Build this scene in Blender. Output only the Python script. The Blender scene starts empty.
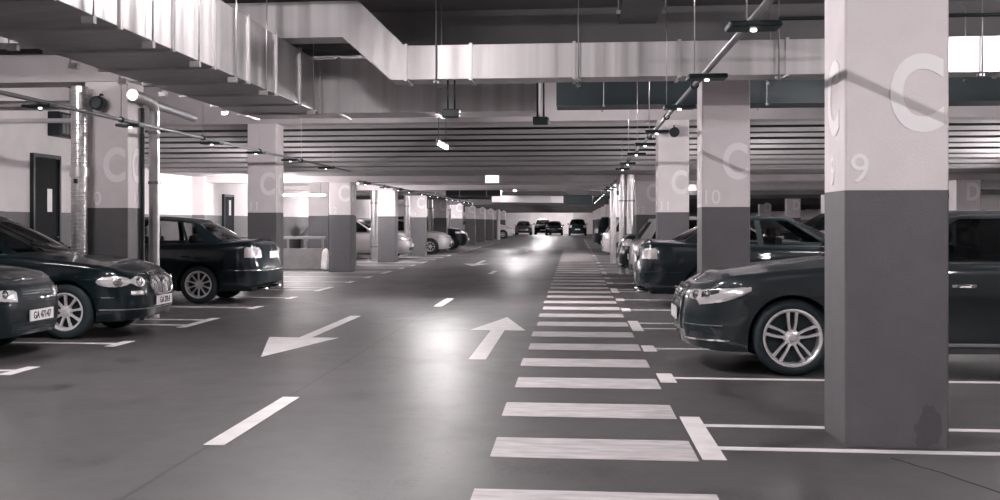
import bpy, bmesh, math, random
from mathutils import Vector, Matrix
random.seed(7)
C = bpy.context.scene.collection
PI = math.pi

# ------------------------------------------------------------------ materials
def mat(name, col, rough=0.5, metal=0.0, spec=0.5, coat=0.0, noise=0.0, nscale=6.0, stretch=(1, 1, 1), bump=0.0, bscale=40.0, rnoise=0.0, emit=None, estr=0.0):
    m = bpy.data.materials.new(name); m.use_nodes = True
    nt = m.node_tree; b = nt.nodes['Principled BSDF']
    b.inputs['Base Color'].default_value = (*col, 1)
    b.inputs['Roughness'].default_value = rough
    b.inputs['Metallic'].default_value = metal
    b.inputs['Specular IOR Level'].default_value = spec
    if coat: b.inputs['Coat Weight'].default_value = coat; b.inputs['Coat Roughness'].default_value = 0.04
    if emit: b.inputs['Emission Color'].default_value = (*emit, 1); b.inputs['Emission Strength'].default_value = estr
    if noise or rnoise or bump:
        tc = nt.nodes.new('ShaderNodeTexCoord'); mp = nt.nodes.new('ShaderNodeMapping')
        mp.inputs['Scale'].default_value = stretch
        nt.links.new(tc.outputs['Object'], mp.inputs['Vector'])
        n = nt.nodes.new('ShaderNodeTexNoise'); n.inputs['Scale'].default_value = nscale; n.inputs['Detail'].default_value = 5
        nt.links.new(mp.outputs['Vector'], n.inputs['Vector'])
        if noise:
            r = nt.nodes.new('ShaderNodeValToRGB')
            r.color_ramp.elements[0].position = .3; r.color_ramp.elements[1].position = .7
            r.color_ramp.elements[0].color = (*[max(0, c * (1 - noise)) for c in col], 1)
            r.color_ramp.elements[1].color = (*[min(1, c * (1 + noise)) for c in col], 1)
            nt.links.new(n.outputs['Fac'], r.inputs['Fac']); nt.links.new(r.outputs['Color'], b.inputs['Base Color'])
        if rnoise:
            q = nt.nodes.new('ShaderNodeMapRange')
            q.inputs['From Min'].default_value = .3; q.inputs['From Max'].default_value = .7
            q.inputs['To Min'].default_value = max(.02, rough - rnoise); q.inputs['To Max'].default_value = min(1, rough + rnoise)
            nt.links.new(n.outputs['Fac'], q.inputs['Value']); nt.links.new(q.outputs['Result'], b.inputs['Roughness'])
        if bump:
            n2 = nt.nodes.new('ShaderNodeTexNoise'); n2.inputs['Scale'].default_value = bscale; n2.inputs['Detail'].default_value = 4
            nt.links.new(tc.outputs['Object'], n2.inputs['Vector'])
            bp = nt.nodes.new('ShaderNodeBump'); bp.inputs['Strength'].default_value = bump; bp.inputs['Distance'].default_value = .02
            nt.links.new(n2.outputs['Fac'], bp.inputs['Height']); nt.links.new(bp.outputs['Normal'], b.inputs['Normal'])
    return m

def glass_mat(name, tint, refl=.9):
    m = bpy.data.materials.new(name); m.use_nodes = True
    nt = m.node_tree; nt.nodes.clear()
    o = nt.nodes.new('ShaderNodeOutputMaterial'); t = nt.nodes.new('ShaderNodeBsdfTransparent'); g = nt.nodes.new('ShaderNodeBsdfGlossy')
    t.inputs['Color'].default_value = (*tint, 1); g.inputs['Roughness'].default_value = .03; g.inputs['Color'].default_value = (refl, refl, refl, 1)
    f = nt.nodes.new('ShaderNodeFresnel'); f.inputs['IOR'].default_value = 1.5
    mx = nt.nodes.new('ShaderNodeMixShader')
    nt.links.new(f.outputs[0], mx.inputs[0]); nt.links.new(t.outputs[0], mx.inputs[1]); nt.links.new(g.outputs[0], mx.inputs[2])
    nt.links.new(mx.outputs[0], o.inputs['Surface'])
    return m

M = {}
M['col_white'] = mat('painted_white_concrete', (.76, .70, .715), .6, noise=.05, nscale=3, bump=.15, bscale=60)
M['col_grey'] = mat('painted_grey_concrete', (.112, .108, .114), .55, noise=.08, nscale=5, bump=.2, bscale=60)
M['letter'] = mat('letter_paint', (.93, .90, .91), .6)
M['wall_white'] = mat('wall_white', (.8, .75, .76), .7, noise=.06, nscale=1.5)
M['wall_grey'] = mat('wall_grey', (.15, .145, .152), .6, noise=.06, nscale=2)
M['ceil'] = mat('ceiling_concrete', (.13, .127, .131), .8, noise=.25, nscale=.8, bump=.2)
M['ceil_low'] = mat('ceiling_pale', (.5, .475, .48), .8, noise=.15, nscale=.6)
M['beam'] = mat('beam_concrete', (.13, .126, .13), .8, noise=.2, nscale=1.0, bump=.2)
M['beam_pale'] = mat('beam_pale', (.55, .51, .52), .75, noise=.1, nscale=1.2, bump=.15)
M['galv'] = mat('galvanised_sheet', (.52, .50, .505), .42, metal=.8, noise=.22, nscale=2.2, stretch=(1, 2.4, .02), rnoise=.12)
M['galv_x'] = mat('galvanised_sheet_bright', (.57, .545, .55), .46, metal=.7, noise=.18, nscale=2.6, stretch=(2.4, 1, .02), rnoise=.12)
M['galv_pipe'] = mat('galvanised_pipe', (.7, .68, .685), .3, metal=.9, noise=.15, nscale=5)
M['steel_dark'] = mat('dark_steel', (.024, .032, .036), .45, metal=.4)
M['steel_mid'] = mat('grey_steel', (.3, .3, .31), .45, metal=.6)
M['ribs'] = mat('corrugated_deck', (.66, .63, .64), .55, metal=.0, noise=.1, nscale=.8)
M['black'] = mat('black_plastic', (.010, .021, .025), .45)
M['rubber'] = mat('tyre_rubber', (.010, .020, .024), .75, bump=.2)
M['rim'] = mat('alloy_rim', (.82, .79, .80), .3, metal=.45)
M['chrome'] = mat('chrome', (.85, .84, .84), .12, metal=1)
M['lamp_silver'] = mat('lamp_reflector', (.86, .83, .84), .18, metal=.55, coat=1)
M['lamp_red'] = mat('tail_lens', (.55, .5, .51), .12, coat=1)
M['plate'] = mat('plate_white', (.8, .77, .78), .4)
M['ink'] = mat('plate_ink', (.02, .02, .025), .6)
M['interior'] = mat('car_interior', (.012, .022, .026), .8)
M['seat'] = mat('seat_fabric', (.06, .062, .066), .85)
M['seam'] = mat('panel_gap', (.003, .004, .005), .7)
M['glass'] = glass_mat('car_glass', (.30, .33, .34))
M['glass_clear'] = glass_mat('clear_glass', (.75, .74, .74))
M['parapet'] = mat('parapet_concrete', (.26, .245, .25), .75, noise=.12, nscale=4, bump=.2)
M['stain'] = mat('damp_stain', (.082, .08, .087), .4)
M['mark'] = mat('road_paint', (.80, .76, .77), .55, noise=.1, nscale=5, bump=.1)
M['mark_worn'] = mat('road_paint_worn', (.55, .515, .525), .55, noise=.22, nscale=7, stretch=(.6, 2, 1))
M['tube'] = mat('lamp_tube', (1, 1, 1), .5, emit=(1, .94, .95), estr=30)
M['tube_far'] = mat('lamp_tube_far', (1, 1, 1), .5, emit=(1, .95, .96), estr=30)
M['led'] = mat('sensor_led', (1, 1, 1), .5, emit=(1, 1, 1), estr=6)
M['sign'] = mat('lit_sign', (1, 1, 1), .5, emit=(1, .97, .98), estr=1.6)
M['white_plastic'] = mat('white_plastic', (.75, .72, .73), .45)
M['sack'] = mat('white_sack', (.72, .69, .69), .9, noise=.1, nscale=10, bump=.4, bscale=30)
M['door'] = mat('dark_door', (.006, .008, .010), .7, spec=.15)
def paint(name, col, rough=.28, metal=.0):
    return mat(name, col, rough, metal=metal, spec=.15, coat=.8)
M['p_audi'] = paint('paint_grey', (.024, .031, .034), .35, .2)
M['p_black'] = paint('paint_black', (.004, .010, .0125))
M['p_dark'] = paint('paint_dark', (.005, .012, .015))
M['p_silver'] = paint('paint_silver', (.5, .48, .485), .35, .5)
M['p_mid'] = paint('paint_mid_grey', (.16, .16, .165), .35, .5)

# ------------------------------------------------------------------ mesh building
class MB:
    def __init__(s): s.v = []; s.f = []; s.mi = []; s.sm = []
    def add(s, vs, fs, mi=0, smooth=False):
        o = len(s.v); s.v += [tuple(v) for v in vs]
        for f in fs: s.f.append([o + i for i in f]); s.mi.append(mi); s.sm.append(smooth)
    def box(s, x0, x1, y0, y1, z0, z1, mi=0, bev=0.0):
        if bev <= 0:
            vs = [(x, y, z) for x in (x0, x1) for y in (y0, y1) for z in (z0, z1)]
            s.add(vs, [(0, 1, 3, 2), (4, 6, 7, 5), (0, 4, 5, 1), (2, 3, 7, 6), (0, 2, 6, 4), (1, 5, 7, 3)], mi); return
        bm = bmesh.new(); bmesh.ops.create_cube(bm, size=1)
        for v in bm.verts: v.co = Vector(((x0 + x1) / 2 + v.co.x * (x1 - x0), (y0 + y1) / 2 + v.co.y * (y1 - y0), (z0 + z1) / 2 + v.co.z * (z1 - z0)))
        bmesh.ops.bevel(bm, geom=bm.edges[:], offset=bev, segments=2, affect='EDGES', profile=.5)
        s.addbm(bm, mi)
    def addbm(s, bm, mi=0, smooth=False, mx=None):
        bm.verts.index_update()
        s.add([(mx @ v.co if mx else v.co) for v in bm.verts], [[v.index for v in f.verts] for f in bm.faces], mi, smooth); bm.free()
    def grid(s, rows, mi=0, smooth=True, close_u=False, close_v=False):
        n = len(rows); m = len(rows[0]); vs = [p for r in rows for p in r]; fs = []
        for i in range(n if close_u else n - 1):
            for j in range(m if close_v else m - 1):
                a, b = i, (i + 1) % n; c, d = j, (j + 1) % m
                fs.append((a * m + c, b * m + c, b * m + d, a * m + d))
        s.add(vs, fs, mi, smooth)
    def tube(s, pts, r, n=12, mi=0, caps=True, radii=None):
        pts = [Vector(p) for p in pts]; rows = []; up = None
        for i, p in enumerate(pts):
            t = (pts[min(i + 1, len(pts) - 1)] - pts[max(i - 1, 0)]).normalized()
            if up is None: up = t.orthogonal().normalized()
            up = (up - t * up.dot(t)).normalized(); w = t.cross(up); rr = radii[i] if radii else r
            rows.append([p + (up * math.cos(a) + w * math.sin(a)) * rr for a in [2 * PI * k / n for k in range(n)]])
        s.grid(rows, mi, True, close_v=True)
        if caps:
            s.add(rows[0], [list(range(n))[::-1]], mi); s.add(rows[-1], [list(range(n))], mi)
    def lathe(s, prof, n=32, mi=0, axis='y', cen=(0, 0, 0), smooth=True):
        cx, cy, cz = cen; rows = []
        for k in range(n):
            a = 2 * PI * k / n; ca, sa = math.cos(a), math.sin(a)
            if axis == 'y': rows.append([(cx + r * ca, cy + h, cz + r * sa) for r, h in prof])
            elif axis == 'z': rows.append([(cx + r * ca, cy + r * sa, cz + h) for r, h in prof])
            else: rows.append([(cx + h, cy + r * ca, cz + r * sa) for r, h in prof])
        s.grid(rows, mi, smooth, close_u=True)
    def prism(s, poly, z0, z1, mi=0):           # polygon in XY
        n = len(poly); vs = [(x, y, z0) for x, y in poly] + [(x, y, z1) for x, y in poly]
        s.add(vs, [list(range(n))[::-1], list(range(n, 2 * n))] + [(i, (i + 1) % n, n + (i + 1) % n, n + i) for i in range(n)], mi)
    def build(s, name, mats, parent=None, loc=None, angle=35):
        me = bpy.data.meshes.new(name); me.from_pydata(s.v, [], s.f)
        if not isinstance(mats, (list, tuple)): mats = [mats]
        for m in mats: me.materials.append(m)
        for p, mi, sm in zip(me.polygons, s.mi, s.sm): p.material_index = mi; p.use_smooth = sm
        bm = bmesh.new(); bm.from_mesh(me)
        bmesh.ops.remove_doubles(bm, verts=bm.verts, dist=1e-5)
        bmesh.ops.dissolve_degenerate(bm, edges=bm.edges, dist=1e-6)
        bmesh.ops.recalc_face_normals(bm, faces=bm.faces)
        for e in bm.edges:
            if len(e.link_faces) == 2 and e.calc_face_angle(0) > math.radians(angle): e.smooth = False
        bm.to_mesh(me); bm.free(); me.update()
        o = bpy.data.objects.new(name, me); C.objects.link(o)
        if parent: o.parent = parent
        if loc: o.location = loc
        return o

def tag(o, label=None, cat=None, group=None, kind=None):
    if label: o['label'] = label
    if cat: o['category'] = cat
    if group: o['group'] = group
    if kind: o['kind'] = kind
    return o
def thing(name, label, cat, loc=(0, 0, 0), rz=0, group=None):
    o = bpy.data.objects.new(name, None); o.empty_display_size = .2; C.objects.link(o)
    o.location = loc; o.rotation_euler = (0, 0, rz)
    return tag(o, label, cat, group)
def dup(root, loc, rz=None, label=None, group=None):
    r = root.copy(); C.objects.link(r); r.location = loc
    if rz is not None: r.rotation_euler = (0, 0, rz)
    if label: r['label'] = label
    if group: r['group'] = group
    def rec(a, b):
        for ch in list(a.children):
            c = ch.copy(); C.objects.link(c); c.parent = b; rec(ch, c)
    rec(root, r)
    return r
_tc = {}
def text_mesh(body, size, bold=0.0, depth=.003):
    k = (body, size, bold)
    if k in _tc: return _tc[k]
    cu = bpy.data.curves.new('t', 'FONT'); cu.body = body; cu.size = size; cu.extrude = depth; cu.offset = bold * size
    cu.align_x = 'CENTER'; cu.align_y = 'CENTER'; cu.resolution_u = 6
    o = bpy.data.objects.new('t', cu); C.objects.link(o)
    dg = bpy.context.evaluated_depsgraph_get(); dg.update()
    me = bpy.data.meshes.new_from_object(o.evaluated_get(dg))
    bpy.data.objects.remove(o); bpy.data.curves.remove(cu)
    xs = [v.co.x for v in me.vertices]; ys = [v.co.y for v in me.vertices]
    cx, cy = (min(xs) + max(xs)) / 2, (min(ys) + max(ys)) / 2
    for v in me.vertices: v.co.x -= cx; v.co.y -= cy
    _tc[k] = me
    return me
def text_obj(name, body, size, m, parent, loc, rot, bold=.02, sx=1.0):
    me = text_mesh(body, size, bold)
    if not me.materials: me.materials.append(m)
    o = bpy.data.objects.new(name, me); C.objects.link(o); o.parent = parent
    o.location = loc; o.rotation_euler = rot; o.scale = (sx, 1, 1)
    return o
EXPO = 0.3
P_NEAR, P_MID, P_LOW, P_FAR, P_BAY, P_SIDE, P_END = 460, 480, 540, 330, 290, 400, 420

# ------------------------------------------------------------------ cars
def lerp(a, b, t): return a + (b - a) * t
def sstep(a, b, x):
    t = max(0, min(1, (x - a) / (b - a))); return t * t * (3 - 2 * t)
def table(tab):
    def f(x):
        if x <= tab[0][0]: return tab[0][1]
        for (x0, y0), (x1, y1) in zip(tab, tab[1:]):
            if x <= x1:
                t = (x - x0) / (x1 - x0); return lerp(y0, y1, t * t * (3 - 2 * t) * .4 + t * .6)
        return tab[-1][1]
    return f
def catmull(P, n=24):
    out = []; Q = [(2 * P[0][0] - P[1][0], 2 * P[0][1] - P[1][1])] + P + [(2 * P[-1][0] - P[-2][0], 2 * P[-1][1] - P[-2][1])]
    Q[0] = (P[1][0], -P[1][1]); Q[-1] = (P[-2][0], -P[-2][1])
    def d(a, b): return max(1e-6, math.hypot(a[0] - b[0], a[1] - b[1]) ** .5)
    for i in range(1, len(Q) - 2):
        p0, p1, p2, p3 = Q[i - 1:i + 3]
        t0 = 0; t1 = d(p0, p1); t2 = t1 + d(p1, p2); t3 = t2 + d(p2, p3)
        for k in range(n):
            t = t1 + (t2 - t1) * k / n
            def L(a, b, ta, tb): return tuple(((tb - t) * a[q] + (t - ta) * b[q]) / (tb - ta) for q in (0, 1))
            A1 = L(p0, p1, t0, t1); A2 = L(p1, p2, t1, t2); A3 = L(p2, p3, t2, t3)
            B1 = L(A1, A2, t0, t2); B2 = L(A2, A3, t1, t3)
            out.append(L(B1, B2, t1, t2))
    out.append(P[-1]); return out

class Car:
    """x runs from the nose (0) to the tail (L); y is the half width; z up."""
    def __init__(s, L, W, plan, zs, crown, axles, R, rocker, cabin, zr, rs=.07, rf=.13, rr=.09, lean=.06, rlean=.05, step=.07):
        s.L, s.W, s.zs, s.crown, s.axles, s.R, s.rocker, s.cabin, s.zr = L, W, table(zs), table(crown), axles, R, table(rocker), cabin, table(zr)
        s.rs, s.rf, s.rr, s.lean, s.rlean = rs, rf, rr, lean, rlean
        s.P = catmull(plan, 30); s.U = [0]
        for a, b in zip(s.P, s.P[1:]): s.U.append(s.U[-1] + math.hypot(b[0] - a[0], b[1] - a[1]))
        s.step = step; s.archR = R + .045
    def plan(s, u):
        U = s.U; u = max(0, min(U[-1], u)); lo, hi = 0, len(U) - 1
        while hi - lo > 1:
            m = (lo + hi) // 2
            if U[m] <= u: lo = m
            else: hi = m
        t = (u - U[lo]) / max(1e-9, U[hi] - U[lo]); a, b = s.P[lo], s.P[hi]
        k0, k1 = max(0, lo - 2), min(len(s.P) - 1, hi + 2)
        dx, dy = s.P[k1][0] - s.P[k0][0], s.P[k1][1] - s.P[k0][1]; l = math.hypot(dx, dy)
        nx, ny = -dy / l, dx / l
        if u < 1e-4: nx, ny = -1, 0
        if u > U[-1] - 1e-4: nx, ny = 1, 0
        return lerp(a[0], b[0], t), lerp(a[1], b[1], t), nx, ny
    def ux(s, x):                                    # arc position where the side reaches x
        for i, p in enumerate(s.P):
            if p[0] >= x: return s.U[i]
        return s.U[-1]
    def uf(s, y):                                    # arc position on the nose at half width y
        for i, p in enumerate(s.P):
            if p[1] >= y: return s.U[i]
    def ur(s, y):                                    # on the tail
        for i in range(len(s.P) - 1, -1, -1):
            if s.P[i][1] >= y: return s.U[i]
    def e(s, u, z):
        x, y, nx, ny = s.plan(u); fw = sstep(.25, .9, -nx); rw = sstep(.25, .9, nx)
        zs = s.zs(x); r = s.rs + fw * (s.rf - s.rs) + rw * (s.rr - s.rs); e = 0
        if z < .42: e += .055 * ((.42 - z) / .22) ** 1.6
        if z > .62: e += .035 * ((z - .62) / .4) ** 2
        if abs(z - .70) < .06: e -= .008 * (1 - abs(z - .70) / .06) * (1 - fw) * (1 - rw)
        e += fw * s.lean * max(0, (z - .5) / .3) + rw * s.rlean * max(0, (z - .55) / .4)
        if z > zs - r:
            q = min(1, (z - zs + r) / r); e += r * (1 - math.sqrt(max(0, 1 - q * q)))
        return e
    def S(s, u, z, off=0, side=-1):
        x, y, nx, ny = s.plan(u); d = off - s.e(u, z)
        return Vector((x + nx * d - s.L / 2, side * max(0, y + ny * d), z))
    def zb(s, u):
        x, y, nx, ny = s.plan(u); z = s.rocker(x)
        if y > s.W * .38:
            for a in s.axles:
                if abs(x - a) < s.archR: z = max(z, s.R + math.sqrt(max(0, s.archR ** 2 - (x - a) ** 2)))
        return z
    def stations(s):
        us = []; u = 0; end = s.U[-1]; n = int(end / s.step)
        us = [end * i / n for i in range(n + 1)]
        for a in s.axles:
            us = [q for q in us if not (abs(s.plan(q)[0] - a) < s.archR + .02 and s.plan(q)[1] > s.W * .38)]
            for k in range(17): us.append(s.ux2(a - s.archR * math.cos(PI * k / 16) * .9999))
            us += [s.ux2(a - s.archR - .003), s.ux2(a + s.archR + .003)]
        return sorted(us)
    def ux2(s, x):
        for i in range(len(s.P) - 1):
            if s.P[i][0] <= x < s.P[i + 1][0]:
                return lerp(s.U[i], s.U[i + 1], (x - s.P[i][0]) / (s.P[i + 1][0] - s.P[i][0]))
        return s.U[-1]
    def body(s, root, paintm):
        T = [0, .05, .12, .22, .34, .46, .58, .68, .76, .82, .87, .91, .945, .97, .99, 1]; K = 10
        us = s.stations(); b = MB()
        cx0 = s.cabin[0][0] + .22; cx1 = s.cabin[-1][0] - .12
        rows = []
        for u in us:
            zb = s.zb(u); x = s.plan(u)[0]; zs = s.zs(x)
            right = [s.S(u, lerp(zb, zs, t)) for t in T]
            y = -right[-1].y; left = [Vector((p.x, -p.y, p.z)) for p in right]
            top = []
            for k in range(1, K):
                q = 1 - 2 * k / K
                top.append(Vector((right[-1].x, -y * q, zs + s.crown(x) * (1 - abs(q) ** 2.2) * min(1, y / .3))))
            rows.append(right + top + left[::-1])
        nT = len(T); m = len(rows[0])
        vs = [p for r in rows for p in r]; fo = []; fi = []
        for i in range(len(rows) - 1):
            for j in range(m - 1):
                f = (i * m + j, (i + 1) * m + j, (i + 1) * m + j + 1, i * m + j + 1)
                x = rows[i][j].x + s.L / 2
                istop = nT - 1 < j < m - nT - 1
                (fi if istop and cx0 < x < cx1 else fo).append(f)
        b.add(vs, fo, 0, True); b.add(vs, fi, 1, True)
        def seam(path, w=.004, sides=(-1, 1)):
            for sd in sides:
                ra = []
                for k, (u, z) in enumerate(path):
                    p0 = path[max(0, k - 1)]; p1 = path[min(len(path) - 1, k + 1)]
                    du, dz = p1[0] - p0[0], p1[1] - p0[1]; l = math.hypot(du, dz); du, dz = du / l, dz / l
                    ra.append([s.S(u - dz * w, z + du * w, .002, sd), s.S(u + dz * w, z - du * w, .002, sd)])
                b.grid(ra, 2, False)
        s.seam = seam
        for xs_ in s.doors:
            seam([(s.ux2(x), z) for x, z in xs_])
        o = b.build('body', [paintm, M['interior'], M['seam']], root, angle=50)
        # underbody: floor pan and wheel wells
        w = MB()
        w.box(-s.L / 2 + .25, s.L / 2 - .25, -s.W / 2 + .24, s.W / 2 - .24, .20, .27)
        for a in s.axles:
            for sd in (-1, 1):
                ys = s.W / 2 - .012
                arc = [(a - s.archR * math.cos(PI * k / 16), s.R + s.archR * math.sin(PI * k / 16)) for k in range(17)]
                arc = [(arc[0][0], .2)] + arc + [(arc[-1][0], .2)]
                yo = [max(.3, s.plan(s.ux2(x))[1] - .03) for x, z in arc]
                w.grid([[(x - s.L / 2, sd * q, z), (x - s.L / 2, sd * (s.W / 2 - .30), z)] for (x, z), q in zip(arc, yo)], 0, True)
                w.add([(x - s.L / 2, sd * (s.W / 2 - .30), z) for x, z in arc], [list(range(len(arc)))], 0)
        w.build('underbody', M['interior'], root)
        return o
    def patch(s, us, lo, hi, off=.006, side=-1, m=5, mb=None, mi=0, pillow=True):
        """A skin of the body surface between two height lines."""
        mb = mb or MB(); rows = []
        n = len(us)
        for i, u in enumerate(us):
            r = []
            for j in range(m + 1):
                t = j / m; z = lerp(lo[i], hi[i], t)
                edge = (i in (0, n - 1)) or (j in (0, m))
                r.append(s.S(u, z, (-.004 if edge and pillow else off), side))
            rows.append(r)
        mb.grid(rows, mi, True); return mb
    def span(s, u0, u1, n=8): return [lerp(u0, u1, i / n) for i in range(n + 1)]
    def make_cabin(s, root, paintm, pillar=None, glass=None):
        T = [0, .05, .2, .4, .6, .8, .93, .97, 1]
        keys = s.cabin; pts = []; tags = []
        for (xb, yb, xr, yr, tg, n), nx in zip(keys, keys[1:] + [None]):
            if nx is None: pts.append((xb, yb, xr, yr)); break
            for k in range(n):
                t = k / n
                if tg in ('ws', 'rw'):            # bowed screens
                    if tg == 'ws': q = t; cxx = lambda a, b_: lerp(a, b_, q * q)
                    else: q = 1 - t; cxx = lambda a, b_: lerp(b_, a, q * q)
                    pts.append((cxx(xb, nx[0]), lerp(yb, nx[1], t), cxx(xr, nx[2]), lerp(yr, nx[3], t)))
                else: pts.append((lerp(xb, nx[0], t), lerp(yb, nx[1], t), lerp(xr, nx[2], t), lerp(yr, nx[3], t)))
                tags.append(tg)
        rows = []
        for xb, yb, xr, yr in pts:
            zt = s.zs(xb) + s.crown(xb) * (1 - (yb / (s.W / 2 - .07)) ** 2.2 if yb < s.W / 2 - .07 else 0) - .012
            r = []
            for t in T:
                bulge = .03 * math.sin(PI * t)
                zz = lerp(zt, s.zr(xr), t); yy = lerp(yb, yr, t)
                yy += bulge * .8 * (1 if yb > .5 else yb / .5)
                if t > .93: yy -= .03 * ((t - .93) / .07) ** 2 * (1 if yb > .4 else 0)
                r.append(Vector((lerp(xb, xr, t) - s.L / 2, -yy, zz + (bulge * .6 if yb < .5 else 0))))
            rows.append(r)
        nj = len(T); body = MB(); K = 8
        groups = {}
        for sd in (1, -1):
            for i in range(len(rows) - 1):
                for j in range(nj - 1):
                    q = [rows[i][j], rows[i + 1][j], rows[i + 1][j + 1], rows[i][j + 1]]
                    q = [Vector((p.x, p.y * sd, p.z)) for p in q]
                    tg = tags[i]
                    if tg[0] != 'p' and 0 < j < nj - 3:
                        key = tg if tg in ('ws', 'rw') else tg + ('R' if sd > 0 else 'L')
                        groups.setdefault(key, MB()).add(q, [(0, 1, 2, 3)], 0, True)
                    else: body.add(q, [(0, 1, 2, 3)], 1 if (tg == 'pb' and j < nj - 3) or (tg[0] != 'p' and j == 0) else 0, True)
        rr = []
        for r in rows:
            e = r[-1]; xx = e.x + s.L / 2
            rr.append([Vector((e.x, e.y * q, e.z + .05 * (1 - abs(q) ** 2.5) * min(1, -e.y / .3))) for q in [1 - 2 * k / K for k in range(K + 1)]])
        body.grid(rr, 0, True)
        body.build('roof', [paintm, pillar or M['black']], root, angle=40)
        nm = {'ws': 'windscreen', 'rw': 'rear_window'}
        for k, g in groups.items(): g.build(nm.get(k, 'side_window'), glass or M['glass'], root)
    def wheels(s, root, spokes=10, rimR=.235, style='thin', rimm=None):
        R = s.R
        for a in s.axles:
            for sd in (-1, 1):
                t = MB(); w = .215; yo = s.W / 2 - .02
                prof = [(rimR - .01, -w / 2 + .03), (rimR + .012, -w / 2 + .004), ((rimR + R) / 2, -w / 2 - .006), (R - .022, -w / 2 + .008), (R - .004, -w / 2 + .03), (R, -w / 2 + .06), (R, w / 2 - .06), (R - .004, w / 2 - .03), (R - .022, w / 2 - .008), (rimR + .012, w / 2 - .004), (rimR - .01, w / 2 - .03)]
                t.lathe(prof, 40, 0, 'y')
                o = t.build('wheel', M['rubber'], root, (a - s.L / 2, sd * (yo - w / 2), R), angle=60)
                f = -sd                                       # outer face direction is sd
                q = MB(); yf = sd * (w / 2 - .008)
                q.lathe([(rimR + .004, yf - sd * .03), (rimR + .006, yf), (rimR - .008, yf + sd * .002), (rimR - .022, yf - sd * .015), (rimR - .03, yf - sd * .10), (.0, yf - sd * .11)], 40, 0, 'y')
                q.mi = [1 if abs(sum(q.v[i][1] for i in fc) / len(fc) - (yf - sd * .105)) < .006 else 0 for fc in q.f]
                q.lathe([(.0, yf - sd * .004), (.03, yf - sd * .005), (.036, yf - sd * .02), (.07, yf - sd * .03), (.075, yf - sd * .06)], 20, 0, 'y')
                n = spokes
                for k in range(n):
                    if style == 'double':
                        a0 = 2 * PI * (k // 2) / (n / 2) + PI / 2; an = a0 + (.16 if k % 2 else -.16); an0 = a0 + (.30 if k % 2 else -.30)
                    else: an = an0 = 2 * PI * k / n + PI / 2
                    w0, w1 = (.013, .017) if style == 'double' else (.014, .017 if n > 9 else .02)
                    sec = []
                    for (r_, hw, dep, aa) in ((.055, w0 * 1.1, .026, an0), (.13, w0 * .9, .014, lerp(an0, an, .45)), (rimR - .015, w1, .008, an)):
                        ca, sa = math.cos(aa), math.sin(aa)
                        sec.append([(r_ * ca - hw * sa * e_, yf - sd * (dep + dd), r_ * sa + hw * ca * e_) for e_, dd in ((-1, .035), (-.8, 0), (.8, 0), (1, .035))])
                    q.grid(sec, 0, False)
                q.build('rim', [rimm or M['rim'], M['black']], o, angle=30)
    def seats(s, root, xf, xr):
        for x, y, w in ((xf, -.36, .24), (xf, .36, .24), (xr, -.36, .26), (xr, .36, .26)):
            b = MB(); z0 = s.zs(x) - .06
            b.box(x - s.L / 2 - .05, x - s.L / 2 + .07, y - w, y + w, z0, z0 + .2, 0, .04)
            b.box(x - s.L / 2 - .03, x - s.L / 2 + .06, y - .13, y + .13, z0 + .21, z0 + .36, 0, .035)
            b.tube([(x - s.L / 2 + .02, y - .05, z0 + .15), (x - s.L / 2 + .02, y - .05, z0 + .25)], .008, 6)
            b.tube([(x - s.L / 2 + .02, y + .05, z0 + .15), (x - s.L / 2 + .02, y + .05, z0 + .25)], .008, 6)
            b.build('seat', M['seat'], root)
    def mirrors(s, root, paintm, x):
        for sd in (-1, 1):
            b = MB(); z = s.zs(x) + .07; y = s.W / 2 + .03
            bm = bmesh.new(); bmesh.ops.create_uvsphere(bm, u_segments=14, v_segments=10, radius=1)
            for v in bm.verts:
                c = v.co.copy(); xx = c.x * (.075 if c.x < 0 else .045)
                v.co = Vector((x - s.L / 2 + xx, sd * (y + c.y * .10), z + c.z * .065))
            b.addbm(bm, 0, True)
            b.tube([(x - s.L / 2 + .02, sd * (s.W / 2 - .09), z - .05), (x - s.L / 2 + .01, sd * (y - .05), z - .03)], .022, 8)
            o = b.build('mirror', paintm, root)
            g = MB(); g.lathe([(0, 0), (.06, 0)], 16, 0, 'x', (x - s.L / 2 + .046, sd * y, z), False); g.build('mirror_glass', M['chrome'], o)
    def handles(s, root, xs_, z, m):
        for x in xs_:
            for sd in (-1, 1):
                b = MB(); u = s.ux2(x)
                rows = []
                for k in range(9):
                    t = k / 8; off = .03 * math.sin(PI * t) ** .4 + .001; uu = u + (t - .5) * .2
                    rows.append([s.S(uu, z - .014, off * .6, sd), s.S(uu, z, off, sd), s.S(uu, z + .014, off * .6, sd)])
                b.grid(rows, 0, True); b.build('door_handle', m, root)
    def plate_on(s, root, front, z, text, y=.26, h=.055):
        b = MB(); x = s.S(0 if front else s.U[-1], z, .012).x
        d = -1 if front else 1
        b.box(min(x, x + d * .012), max(x, x + d * .012), -y, y, z - h, z + h, 0)
        o = b.build('number_plate', M['plate'], root)
        if text:
            text_obj('plate_text', text, .098, M['ink'], o, (x + d * .0125, 0, z), (PI / 2, 0, -PI / 2 if front else PI / 2), .015, .95)
        return o

SEDAN_PLAN = lambda L, W, nose=.16, tail=.12: [(0, 0), (.012, W * .17), (nose * .36, W * .31), (nose * 1.15, W * .41), (nose * 2.5, W * .468), (.93, W * .494), (1.6, W * .5), (L * .6, W * .5), (L - 1.0, W * .492), (L - tail * 3.0, W * .462), (L - tail * 1.15, W * .405), (L - tail * .35, W * .3), (L - .01, W * .16), (L, 0)]

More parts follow.
